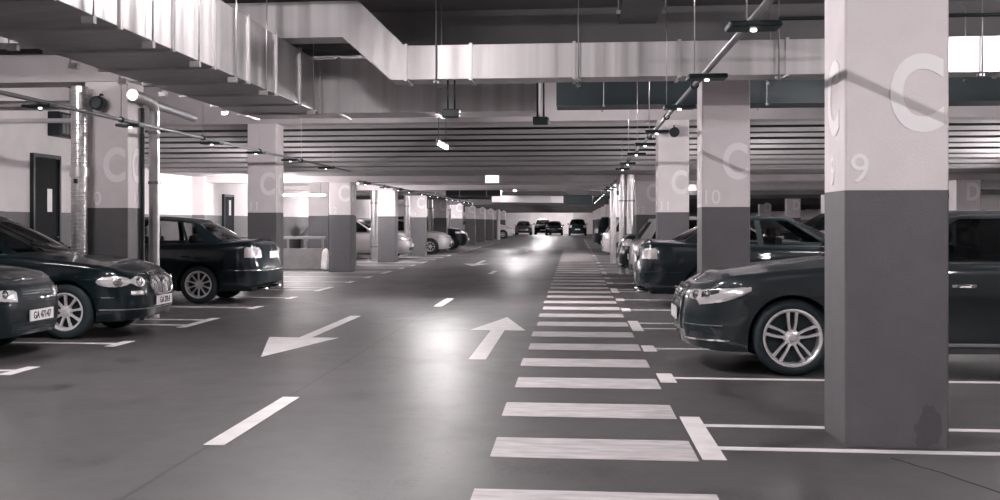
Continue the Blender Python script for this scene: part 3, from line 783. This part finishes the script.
# ------------------------------------------------------------------ ducts
def duct(name, label, x0, x1, y0, y1, z0, z1, axis, step, m, hang_to, ends=True, hang=True):
    o = thing(name, label, 'duct', ((x0 + x1) / 2, (y0 + y1) / 2, z0)); cx, cy = (x0 + x1) / 2, (y0 + y1) / 2
    b = MB(); b.box(x0 - cx, x1 - cx, y0 - cy, y1 - cy, 0, z1 - z0, 0, .006); b.build('duct_body', m, o)
    a0, a1 = (y0, y1) if axis == 'y' else (x0, x1); n = max(1, round((a1 - a0) / step))
    for k in range(n + 1):
        a = lerp(a0 + .03, a1 - .03, k / n); f = MB(); t = .022
        for dd in (-.024, .006):
            if axis == 'y':
                p, q = a + dd - cy, a + dd + .018 - cy
                f.box(x1 - cx, x1 - cx + t, p, q, -t, z1 - z0 + t); f.box(x0 - cx - t, x0 - cx, p, q, -t, z1 - z0 + t); f.box(x0 - cx, x1 - cx, p, q, -t, 0); f.box(x0 - cx, x1 - cx, p, q, z1 - z0, z1 - z0 + t)
            else:
                p, q = a + dd - cx, a + dd + .018 - cx
                f.box(p, q, y1 - cy, y1 - cy + t, -t, z1 - z0 + t); f.box(p, q, y0 - cy - t, y0 - cy, -t, z1 - z0 + t); f.box(p, q, y0 - cy, y1 - cy, -t, 0); f.box(p, q, y0 - cy, y1 - cy, z1 - z0, z1 - z0 + t)
        f.build('flange', m, o)
        if hang and k < n and not (axis == 'y' and 13.7 < a + (a1 - a0) / n * .5 < 14.7):
            a2 = a + (a1 - a0) / n * .5
            for sgn in (-1, 1):
                h = MB()
                if axis == 'y': px, py = (x1 if sgn > 0 else x0) + sgn * .045 - cx, a2 - cy
                else: px, py = a2 - cx, (y1 if sgn > 0 else y0) + sgn * .045 - cy
                h.tube([(px, py, -.06), (px, py, hang_to - z0 - .002)], .008, 6)
                if axis == 'y': h.box(px - .07 * (sgn > 0) - .01, px + .07 * (sgn < 0) + .01, py - .03, py + .03, -.075, -.025)
                else: h.box(px - .03, px + .03, py - .10 * (sgn > 0) - .02, py + .10 * (sgn < 0) + .02, -.075, -.025)
                h.build('hanger_rod', M['galv_pipe'], o)
    return o
duct('air_duct', 'long bright rectangular air duct running away along the upper left', -4.52, -3.40, 1.5, 15.9, 2.82, 3.50, 'y', 1.2, M['galv'], CZ)
o = duct('air_duct', 'wide lower cross duct behind the aisle lamp, joining the long left duct', -4.52, -.46, 15.95, 16.75, 2.82, 3.55, 'x', 1.5, M['galv_x'], CZ, hang=False)
# cross duct with a dropped bend in the middle
o = thing('air_duct', 'bright cross duct over the aisle with a stepped bend, running right', 'duct', (0, 14.2, 3.0))
def elev(poly, y0, y1, mb):
    n = len(poly); vs = [(x, y0, z - 3.0) for x, z in poly] + [(x, y1, z - 3.0) for x, z in poly]
    mb.add(vs, [list(range(n)), list(range(n, 2 * n))[::-1]] + [(i, n + i, n + (i + 1) % n, (i + 1) % n) for i in range(n)])
T0, T1, H0, H1 = 3.02, 3.42, 3.535, 3.96
xbend0, xbend1 = -2.70, -1.98
b = MB(); elev([(-9.5, H0), (xbend0 - .02, H0), (xbend0 - .02, H1), (-9.5, H1)], -.25, .25, b); b.build('duct_body', M['galv_x'], o)
b = MB(); elev([(xbend0 - .02, H0), (xbend1 - .16, T0), (xbend1, T0), (xbend1, T1), (xbend0 + .17, H1), (xbend0 - .02, H1)], -.25, .25, b); b.build('duct_bend', M['galv_x'], o)
b = MB(); b.box(xbend1, 16.5, -.25, .25, T0 - 3, T1 - 3, 0, .004); b.build('duct_body', M['galv_x'], o)
for x in [xbend1 + .02, -1.2, -.0, 1.2, 2.4, 3.6, 4.8, 6.0, 7.2, 8.4, 9.6]:
    f = MB(); t = .018; x -= .0
    f.box(x - .018, x + .018, -.25 - t, -.25, T0 - 3 - t, T1 - 3 + t); f.box(x - .018, x + .018, .25, .25 + t, T0 - 3 - t, T1 - 3 + t); f.box(x - .018, x + .018, -.25, .25, T0 - 3 - t, T0 - 3); f.box(x - .018, x + .018, -.25, .25, T1 - 3, T1 - 3 + t)
    f.build('flange', M['galv_x'], o)
for x in (-1.6, .05, 2.3, 4.5, 6.6):
    for y in (-.29, .29):
        h = MB(); h.tube([(x, y, -.05), (x, y, 1.098)], .008, 6); h.box(x - .03, x + .03, min(y, y * .7), max(y, y * .7), -.03, -.0); h.build('hanger_rod', M['steel_mid'], o)
# added dark transverse tray stands in for shadow above the row-11 beam
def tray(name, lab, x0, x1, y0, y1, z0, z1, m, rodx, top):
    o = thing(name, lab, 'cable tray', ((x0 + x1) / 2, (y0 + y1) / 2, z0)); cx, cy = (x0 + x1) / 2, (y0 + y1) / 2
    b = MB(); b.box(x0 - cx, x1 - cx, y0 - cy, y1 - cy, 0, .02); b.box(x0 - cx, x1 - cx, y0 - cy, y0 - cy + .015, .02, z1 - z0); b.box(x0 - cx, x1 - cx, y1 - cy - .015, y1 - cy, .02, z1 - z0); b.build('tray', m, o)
    b = MB()
    lx = (x1 - x0) > (y1 - y0); n = 7
    for k in range(n):
        r = .02 + .012 * (k % 3)
        if lx: y = lerp(y0 + .06, y1 - .06, k / (n - 1)) - cy; b.tube([(x0 - cx + .05, y, .02 + r), (x1 - cx - .05, y, .02 + r)], r, 8)
        else: x = lerp(x0 + .06, x1 - .06, k / (n - 1)) - cx; b.tube([(x, y0 - cy + .05, .02 + r), (x, y1 - cy - .05, .02 + r)], r, 8)
    b.build('cable', M['black'], o).__setitem__('kind', 'stuff')
    for x, y in rodx:
        h = MB(); h.tube([(x - cx, y - cy, -.03), (x - cx, y - cy, top - z0 - .002)], .008, 6); h.box(x - cx - .02, x - cx + .02, y - cy - .02, y - cy + .02, -.035, -.001); h.build('hanger_rod', M['steel_mid'], o)
    return o
tray('cable_tray', 'dark tray added across the ceiling as the shadow band behind the cross duct', -.3, 17.8, 20.6, 21.5, 3.34, 3.82, M['steel_dark'], [(x, y) for x in (0.5, 3.2, 5.9, 8.6, 11.3, 14) for y in (20.55, 21.55)], CZ)
tray('cable_tray', 'dark overhead tray running along the aisle, upper right of centre', .50, .92, 8.2, 13.8, 3.60, 3.95, M['steel_dark'], [(x, y) for x in (.47, .955) for y in (9.3, 11, 12.9)], CZ)
# thin pipes under the ceiling
def pipe(name, lab, pts, r, m, cat='pipe', clamps=(), n=12, group=None):
    p0 = Vector(pts[0]); o = thing(name, lab, cat, p0, 0, group)
    b = MB(); b.tube([Vector(p) - p0 for p in pts], r, n); b.build('pipe_run', m, o)
    for (p, ax) in clamps:
        p = Vector(p) - p0; d = Vector(ax).normalized()
        f = MB(); f.tube([p - d * .02, p + d * .02], r + .012, n); f.build('pipe_clamp', M['steel_mid'], o)
    return o
pipe('sprinkler_pipe', 'thin dark pipe across the ceiling, left of the near column', [(-9.5, 12.6, 3.98), (16.5, 12.6, 3.98)], .022, M['steel_dark'], clamps=[((x, 12.6, 3.98), (1, 0, 0)) for x in (-2, 0, 2, 4, 6)])
pipe('sprinkler_pipe', 'pale pipe crossing the ceiling at the top edge of the picture', [(-9.5, 13.45, 3.99), (.5, 13.45, 3.99)], .03, M['galv_pipe'], clamps=[((x, 13.45, 3.99), (1, 0, 0)) for x in (-3, -1, .2)])
pipe('sprinkler_pipe', 'short dark pipe behind the sensor rail beside the near column', [(1.9, 11.5, 3.25), (4.6, 11.5, 3.25)], .018, M['steel_dark'], clamps=[((4.5, 11.5, 3.25), (1, 0, 0))])
# spiral duct and pipes by the left column C 10
def spiral(lab, x, y, z0, z1, r):
    o = thing('spiral_duct', lab, 'duct', (x, y, 0)); prof = []; z = z0
    while z < z1:
        prof += [(r, z), (r, z + .034), (r + .008, z + .038), (r + .008, z + .046), (r, z + .05)]; z += .05
    b = MB(); b.lathe(prof, 28, 0, 'z'); b.build('duct_tube', M['galv_pipe'], o, angle=15)
    b = MB(); b.lathe([(r + .001, 1.95), (r + .02, 1.95), (r + .02, 2.07), (r + .001, 2.07)], 28, 0, 'z'); b.build('duct_collar', M['galv_pipe'], o)
    b = MB(); b.box(-.02, .02, -r - .03, -r + .002, 1.86, 1.92); b.build('bracket', M['steel_dark'], o)
spiral('ribbed silver spiral duct standing in front of the left column C 10', -6.53, 15.30, .0, 3.11, .105)
b = pipe('downpipe', 'bright pipe with a top elbow, right of the left column C 10', [(-5.86, 16.3, .0), (-5.86, 16.3, 2.86), (-5.855, 16.27, 2.95), (-5.84, 16.18, 3.0), (-5.80, 15.8, 3.02), (-5.76, 15.2, 3.02)], .075, M['galv_pipe'], clamps=[((-5.86, 16.3, z), (0, 0, 1)) for z in (.6, 1.9, 2.6)], n=18)
pipe('downpipe', 'thin dark pipe between the left column C 10 and the bright pipe', [(-5.912, 15.98, .0), (-5.912, 15.98, 2.92)], .03, M['steel_dark'])
pipe('downpipe', 'upper of two silver pipes running into the spiral duct at the left', [(XL + .05, 16.45, 3.02), (-6.2, 16.45, 3.02)], .07, M['galv_pipe'], clamps=[((x, 16.45, 3.02), (1, 0, 0)) for x in (-8.6, -7.6)])
pipe('downpipe', 'lower of two silver pipes running behind the spiral duct at left', [(XL + .05, 16.45, 2.80), (-6.2, 16.45, 2.80)], .035, M['white_plastic'])
pipe('downpipe', 'short grey pipe stub below the long duct, behind column C 10', [(-5.97, 16.6, 3.03), (-5.95, 17.4, 3.01), (-5.93, 18.3, 2.98)], .06, M['steel_mid'])
for k in range(4, 8):
    y = 7.43 + 8.1 * k
    pipe('downpipe', 'pale vertical pipe just left of the left column of row %d, %s such pipe' % (9 + k, ordn[k - 4]), [(-6.8, y + .8, 0), (-6.8, y + .8, LZ - .002)], .13, M['galv_pipe'], clamps=[((-6.8, y + .8, z), (0, 0, 1)) for z in (.5, 2.0)])
pipe('downpipe', 'wider of two pale pipes on the right, beside the distant column C 12', [(1.45, 31.45, 0), (1.45, 31.45, LZ - .002)], .11, M['galv_pipe'], clamps=[((1.45, 31.45, z), (0, 0, 1)) for z in (.8, 1.9)])
pipe('downpipe', 'narrow pale pipe on the right, aisle side of the wider pipe', [(1.24, 31.45, 0), (1.24, 31.45, LZ - .002)], .08, M['galv_pipe'], clamps=[((1.24, 31.45, z), (0, 0, 1)) for z in (.8, 1.9)])
pipe('downpipe', 'pale pipe on the right, further back beside the silver cars', [(1.27, 39.5, 0), (1.27, 39.5, LZ - .002)], .10, M['galv_pipe'])
pipe('downpipe', 'pale thin pole far down the left side of the aisle', [(-5.6, 89.4, 0), (-5.6, 89.4, LZ - .002)], .14, M['white_plastic'])
pipe('downpipe', 'dark vertical pipe behind the low parapet on the left', [(-7.45, 36.35, 0), (-7.45, 36.35, LZ - .002)], .07, M['steel_dark'])

# ------------------------------------------------------------------ lamps
_tm = {}
def tube_mat(power, L, r):
    k = round(power / (PI * 2 * PI * r * L), 1)
    if k not in _tm: _tm[k] = mat('lamp_tube', (.9, .9, .9), .5, emit=(1, .945, .955), estr=k)
    return _tm[k]
def lamp(lab, x, y, z, top, L=1.4, axis='y', power=60, group=None, tube='tube', light=True, W=.06):
    o = thing('fluorescent_lamp', lab, 'lamp', (x, y, z), 0 if axis == 'y' else PI / 2, group)
    b = MB(); b.box(-W / 2, W / 2, -L / 2, L / 2, .035, .075, 0, .008); b.box(-.02, .02, -L / 2, -L / 2 + .025, -.012, .036); b.box(-.02, .02, L / 2 - .025, L / 2, -.012, .036); b.build('housing', M['white_plastic'], o)
    b = MB(); b.tube([(0, -L / 2 + .03, .008), (0, L / 2 - .03, .008)], .02, 10); b.build('tube', tube_mat(power, L - .06, .02), o)
    if top - z > .09:
        for q in (-L / 2 + .15, L / 2 - .15):
            h = MB(); h.tube([(0, q, .074), (0, q, top - z - .002)], .006, 6); h.build('hanger_rod', M['steel_mid'], o)
    return o
for i, (y, p) in enumerate(((-3.2, P_NEAR), (3.6, P_NEAR), (10.2, P_MID))):
    lamp('ceiling lamp over the aisle, above the picture, %s of three' % ordn[i], -2.16, y, CZ - .09, CZ, power=p)
lamp('bright lamp hanging over the aisle in front of the ribbed deck', -2.16, 19.7, 2.60, CZ, power=P_LOW)
for i, y in enumerate((43.8, 49.6, 60.5, 68.6, 76.7, 84.8, 92.9, 101, 109.1, 117.2)):  # nearest two are added to light the floor in the middle distance
    lamp('small ceiling lamp far down the aisle, %s of a row' % ordn[i], -3.4 if i == 2 else -2.16, y, LZ - .08, LZ, power=P_FAR)
for i, (x, y, z, p, t) in enumerate(((-8.2, 30.8, 2.28, P_BAY * .8, LZ), (-7.5, 38.2, 2.3, P_BAY, LZ), (-7.1, 45.3, 2.3, P_BAY, LZ), (-8.3, 62, 2.3, P_BAY, LZ))):
    lamp('lamp over the left bays, %s from the camera' % ordn[i], x, y, z, t, power=p)
lamp('white lamp hung crosswise above the low parapet on the left', -7.85, 34.2, 2.12, LZ, axis='x', power=P_BAY * .3)
for i, (x, y, z, p, t) in enumerate(((9.9, 26.3, 2.35, P_BAY, 2.9), (3.5, 33, 2.3, P_BAY, LZ), (3.5, 40.3, 2.3, P_BAY, LZ), (12, 41, 2.3, P_BAY, LZ), (3.5, 47.6, 2.3, P_BAY, LZ))):
    lamp('lamp over the right bays, %s from the camera' % ordn[i], x, y, z, t, power=p)
for i, (x, y, z, p) in enumerate(((5.2, 4.0, 3.4, P_SIDE), (-6.5, 11.0, 3.3, P_SIDE * .42), (5.6, 10.8, 3.4, P_SIDE * .7), (4.7, 19.2, 2.9, P_SIDE * .8), (10.6, 19.2, 2.9, P_SIDE * .8), (-6.8, 26.5, 2.15, P_BAY * .3), (3.2, 26.3, 2.15, P_BAY * .3))):  # all but the first are unseen lamps added to light column, duct, beam, deck
    lamp(['lamp over the right bays in front of the near column', 'unseen lamp added over the left bays to light column C 10 and the bulkhead', 'unseen lamp added over the bays behind the grey saloon to light the cross duct', 'unseen lamp added behind the near column to light the pale beam', 'unseen lamp added outside the right edge to light the pale beam', 'unseen lamp added behind the left column C 11 to light the ribbed deck', 'unseen lamp added behind the right column C 10 to light the ribbed deck'][i], x, y, z, CZ if y < 24 else 3.0 if y > 26.4 else 3.04, axis='x' if i in (1, 2) else 'y', power=p)
lamp('lamp added to brighten the very end of the aisle before the white wall', -3.6, 131.5, 2.45, LZ, power=P_END, tube='tube_far', axis='x')  # this lamp and the next are added to brighten the aisle end
lamp('second lamp added to brighten the aisle end near the pale right wall', -.6, 133.5, 2.45, LZ, power=P_END * .4, tube='tube_far', axis='x')
o = thing('air_duct', 'dark duct under the pale ceiling, left of the lit sign box', 'duct', (-3.5, 42.3, 2.27))
b = MB(); b.box(-1.0, .95, -.3, .3, 0, .30, 0, .01); b.build('duct_body', M['steel_dark'], o)
for x in (-.5, .45): b = MB(); b.box(x - .02, x + .02, -.32, .32, -.02, .309); b.build('flange', M['steel_mid'], o)
o = thing('air_duct', 'pale angled duct under the distant ceiling, mid aisle', 'duct', (-1.6, 52.0, 2.20))
b = MB(); poly = [(-1.9, -.6), (-1.5, -.75), (.6, .9), (2.2, .9), (2.2, 1.5), (.3, 1.5)]; b.prism(poly, .0, .30); b.build('duct_body', M['white_plastic'], o)
b = MB(); b.box(2.2, 2.26, .86, 1.54, -.03, .33); b.build('flange', M['galv_pipe'], o)
o = thing('air_unit', 'dark boxy air unit hanging under the distant ceiling, right of the aisle', 'air unit', (.15, 46.0, 2.02))
b = MB(); b.box(-.55, .55, -.7, .7, 0, .34, 0, .02); b.build('unit_case', M['steel_dark'], o)
b = MB(); b.grid([[(-.3, -.35, .34), (.3, -.35, .34), (.3, .35, .34), (-.3, .35, .34)], [(-.5, -.55, .558), (.5, -.55, .558), (.5, .55, .558), (-.5, .55, .558)]], 0, False, close_v=True); b.build('outlet_hood', M['steel_mid'], o)
# lit sign box
o = thing('lit_sign', 'white lit sign box hanging under the pale ceiling', 'sign', (-2.14, 31.55, 2.37))
b = MB(); b.box(-.19, .19, -.04, .04, 0, .209, 0, .006); b.box(-.175, .175, -.045, -.041, .012, .197, 1); b.build('sign_box', [M['white_plastic'], M['sign']], o)
# dark floodlights hung from the ducts
for i, (x, y, top, z) in enumerate(((-1.42, 14.0, 3.015, 2.62), (-.42, 15.6, 3.62, 2.66))):
    o = thing('floodlight', ['small dark floodlight hung below the bright cross duct', 'small dark bracket lamp below the wide lower duct, right end'][i], 'floodlight', (x, y, z))
    b = MB(); b.tube([(-.05, 0, .05), (-.05, 0, top - z)], .012, 8); b.tube([(.03, 0, .05), (.03, 0, top - z)], .012, 8); b.build('bracket', M['steel_dark'], o)
    b = MB(); b.box(-.11, .09, -.08, .08, -.05, .05, 0, .015); b.build('housing', M['black'], o)
    b = MB(); b.box(.091, .1, -.06, .06, -.035, .035); b.build('lens', M['chrome'], o)
# column loudspeakers
for i, (x, y, z) in enumerate(((-6.30, 15.40, 2.93), (1.92, 23.50, 3.08))):
    o = thing('wall_speaker', ['round dark loudspeaker high on the left column C 10', 'round dark loudspeaker high on the right column C 11'][i], 'loudspeaker', (x, y, z))
    b = MB(); b.lathe([(0, -.10), (.08, -.10), (.095, -.085), (.095, .05), (.07, .08), (0, .08)], 24, 0, 'y'); b.build('speaker_body', M['black'], o)
    b = MB(); b.lathe([(0, -.106), (.07, -.106), (.075, -.1)], 24, 0, 'y'); b.build('speaker_grille', M['steel_dark'], o)
    b = MB(); b.tube([(0, .0, .09), (0, .06, .13), (0, .125, .13)], .014, 8); b.build('bracket', M['steel_dark'], o)

# ------------------------------------------------------------------ sensor rails
def rail(lab, x, z, ya, yb, top_of):
    o = thing('sensor_rail', lab, 'cable conduit', (x, ya, z))
    b = MB(); b.tube([(0, 0, 0), (0, yb - ya, 0)], .022, 10); b.build('conduit', M['steel_mid'], o)
    y = ya + 1.0
    while y < yb:
        t = top_of(y); h = MB(); h.tube([(0, y - ya, .024), (0, y - ya, t - z - .002)], .005, 6); h.build('hanger_rod', M['galv_pipe'], o)
        f = MB(); f.tube([(0, y - ya - .03, 0), (0, y - ya + .03, 0)], .036, 10); f.build('clamp', M['steel_dark'], o); y += 3.1
def topz(y): return CZ if y < 23.5 else 3.3 if y < 24.3 else lerp(3.46, 2.55, (y - 24.24) / 4.36) if y < 28.6 else LZ
RX, RZ_, LX, LZ2 = 1.02, 2.515, -5.25, 2.545
rail('straight sensor rail over the right walkway, passing the near column', RX, RZ_, 3.2, 27.9, topz)
rail('straight sensor rail over the left bay fronts', LX, LZ2, 3.2, 27.9, topz)
rail('sensor rail continuing down the right side under the low ceiling', RX, 2.36, 28.9, 63, topz)
rail('sensor rail continuing down the left side under the low ceiling', LX, 2.36, 28.9, 63, topz)
proto = None
for side, sx in (('right', RX), ('left', LX)):
    k = 0; i = 0
    for bay in range(0, 7):
        for q in range(3):
            y = 8.105 + 8.1 * bay + 2.432 * (q + .5) - (2.3 if side == 'right' else .4)
            if 27.5 < y < 29.2 or (side == 'right' and min(abs(y - 31.45), abs(y - 39.5)) < .4): continue
            z = (RZ_ if side == 'right' else LZ2) if y < 28 else 2.36
            lab = 'black parking sensor with a white light, %s from the camera on the %s rail' % (ordn[i], side) if i < 9 else 'tiny black parking sensor far down the %s rail' % side
            i += 1
            if proto is None:
                proto = thing('parking_sensor', lab, 'parking sensor', (sx, y, z - .028), 0, 'parking sensors on the rails')
                b = MB(); b.box(-.15, .15, -.11, .11, -.035, .0, 0, .012); b.build('sensor_plate', M['black'], proto)
                b = MB(); b.lathe([(0, -.05), (.014, -.048), (.018, -.042), (.018, -.034)], 12, 0, 'z'); b.build('indicator_light', M['led'], proto)
            else:
                dup(proto, (sx, y, z - .028), label=lab, group='parking sensors on the rails' if i <= 9 else 'far parking sensors on the %s rail' % side)

# ------------------------------------------------------------------ low parapet, pier, sack
o = thing('parapet', 'low concrete parapet with a railing on top, between left columns', 'low wall', (-8.6, 33.4, 0))
b = MB(); b.box(-1.69, 1.6, -.1, .1, .001, .60, 0, .01); b.build('parapet_wall', M['parapet'], o)
b = MB(); b.box(-1.69, 1.6, -.07, .07, .86, .94, 0, .01); b.build('top_rail', M['steel_mid'], o)
for k in range(7): b = MB(); b.box(-1.5 + .5 * k, -1.44 + .5 * k, -.03, .03, .60, .862); b.build('post', M['steel_mid'], o)
b = MB(); b.box(-8.2, -6.75, 36.6, 36.9, .001, 1.54, 0); b.box(-8.2, -6.75, 36.6, 36.9, 1.54, LZ - .001, 1); tag(b.build('wall_pier', [M['wall_grey'], M['wall_white']]), kind='structure')
o = thing('sack', 'pale crumpled sack leaning against the foot of column C 12', 'sack', (-6.86, 32.9, 0))
rows = []; random.seed(3)
for j in range(15):
    t = j / 14; z = .62 * t; r = (.14 * (1 - t) ** .45 + .02) * (1 + .1 * math.sin(9 * t)) if j < 14 else .004
    if j == 0: r = .11
    rows.append([(r * math.cos(a) * (1 + .16 * math.sin(3 * a + 5 * t)) + .05 * t * t - .06 * t, r * math.sin(a) * (1 + .14 * math.cos(4 * a - 4 * t)), z) for a in [2 * PI * k / 24 for k in range(24)]])
b = MB(); b.grid(rows, 0, True, close_v=True); b.add(rows[0], [list(range(24))]); b.build('sack_body', M['sack'], o)
b = MB(); b.tube([(.005 + .035 * math.cos(a), .035 * math.sin(a), .56) for a in [2 * PI * k / 16 for k in range(17)]], .008, 6, caps=False); b.build('tie', M['steel_mid'], o)

# ------------------------------------------------------------------ cars
def car(name, lab, loc, rz, cat='car', group=None): return thing(name, lab, cat, loc, rz, group)
o = car('saloon_car', 'dark grey saloon with four-ring grille emblem and split spokes, behind the near column', (.97 + 2.465, 11.68, 0), 0); make_audi(o, M['p_audi'])
o = car('saloon_car', 'dark saloon seen from its boot on the right, behind column C 10', (.98 + 2.3, 20.1, 0), PI); make_saloon(o, M['p_dark'], 'tail'); dark = o
o = car('saloon_car', 'black saloon with twin round lamps and oval grille on the left', (-4.94 - 2.275, 14.05, 0), PI); make_saloon(o, M['p_black'], 'rover')
o = car('saloon_car', 'black car cut by the left edge, only its nose and plate showing', (-5.34 - 2.3, 11.55, 0), PI); make_saloon(o, M['p_black'], 'nose')
o = car('saloon_car', 'black saloon with its boot toward the aisle, left of column C 11', (-5.05 - 2.3, 20.05, 0), 0); make_saloon(o, M['p_black'], 'vw'); vw = o
o = car('hatchback_car', 'silver hatchback with its tailgate to the aisle beside right column C 11', (1.15 + 2.075, 25.6, 0), PI); make_hatch(o, M['p_silver']); hs = o
o = car('suv_car', 'dark tall car in the far right row, roof showing above the dark saloon', (6.4 + 2.2, 42.0, 0), 0); make_hatch(o, M['p_dark'], 'suv', True); suv = o
o = car('van', 'white van parked in the far right row, behind the dark saloon', (8.85, 36.3, 0), 0); make_hatch(o, M['white_plastic'], 'van', True); van = o
def sub(src, name, lab, loc, rz):
    r = dup(src, loc, rz, lab); r.name = name; return r
sub(dark, 'saloon_car', 'dark car on the right beyond the silver hatchback, by the pale pipes', (1.08 + 2.3, 30.3, 0), PI)
sub(hs, 'hatchback_car', 'silver car on the left seen between columns C 13 and C 14', (-5.95 - 2.075, 44.1, 0), PI)
sub(hs, 'hatchback_car', 'silver car on the left just beyond column C 14', (-5.2 - 2.075, 51.0, 0), PI)
sub(suv, 'suv_car', 'dark car on the left beyond the second silver car', (-5.2 - 2.2, 59.2, 0), PI)
sub(van, 'van', 'pale van far down the left side of the aisle', (-4.9 - 2.25, 98.0, 0), PI)
sub(hs, 'hatchback_car', 'silver car on the right behind the pale pipes', (1.0 + 2.075, 44.0, 0), PI)
sub(suv, 'suv_car', 'dark car far down the right side of the aisle', (1.0 + 2.2, 62.6, 0), PI)
sub(hs, 'hatchback_car', 'small silver car at the end of the aisle, leftmost there', (-5.3, 127.5, 0), PI / 2)
sub(suv, 'suv_car', 'dark tall car at the end of the aisle before the white wall', (-3.3, 129.5, 0), PI / 2)
sub(vw, 'saloon_car', 'dark saloon in the middle of the aisle end', (-2.0, 123.0, 0), PI / 2)
sub(suv, 'suv_car', 'dark car at the end of the aisle before the pale right wall', (.35, 121.0, 0), -PI / 2)
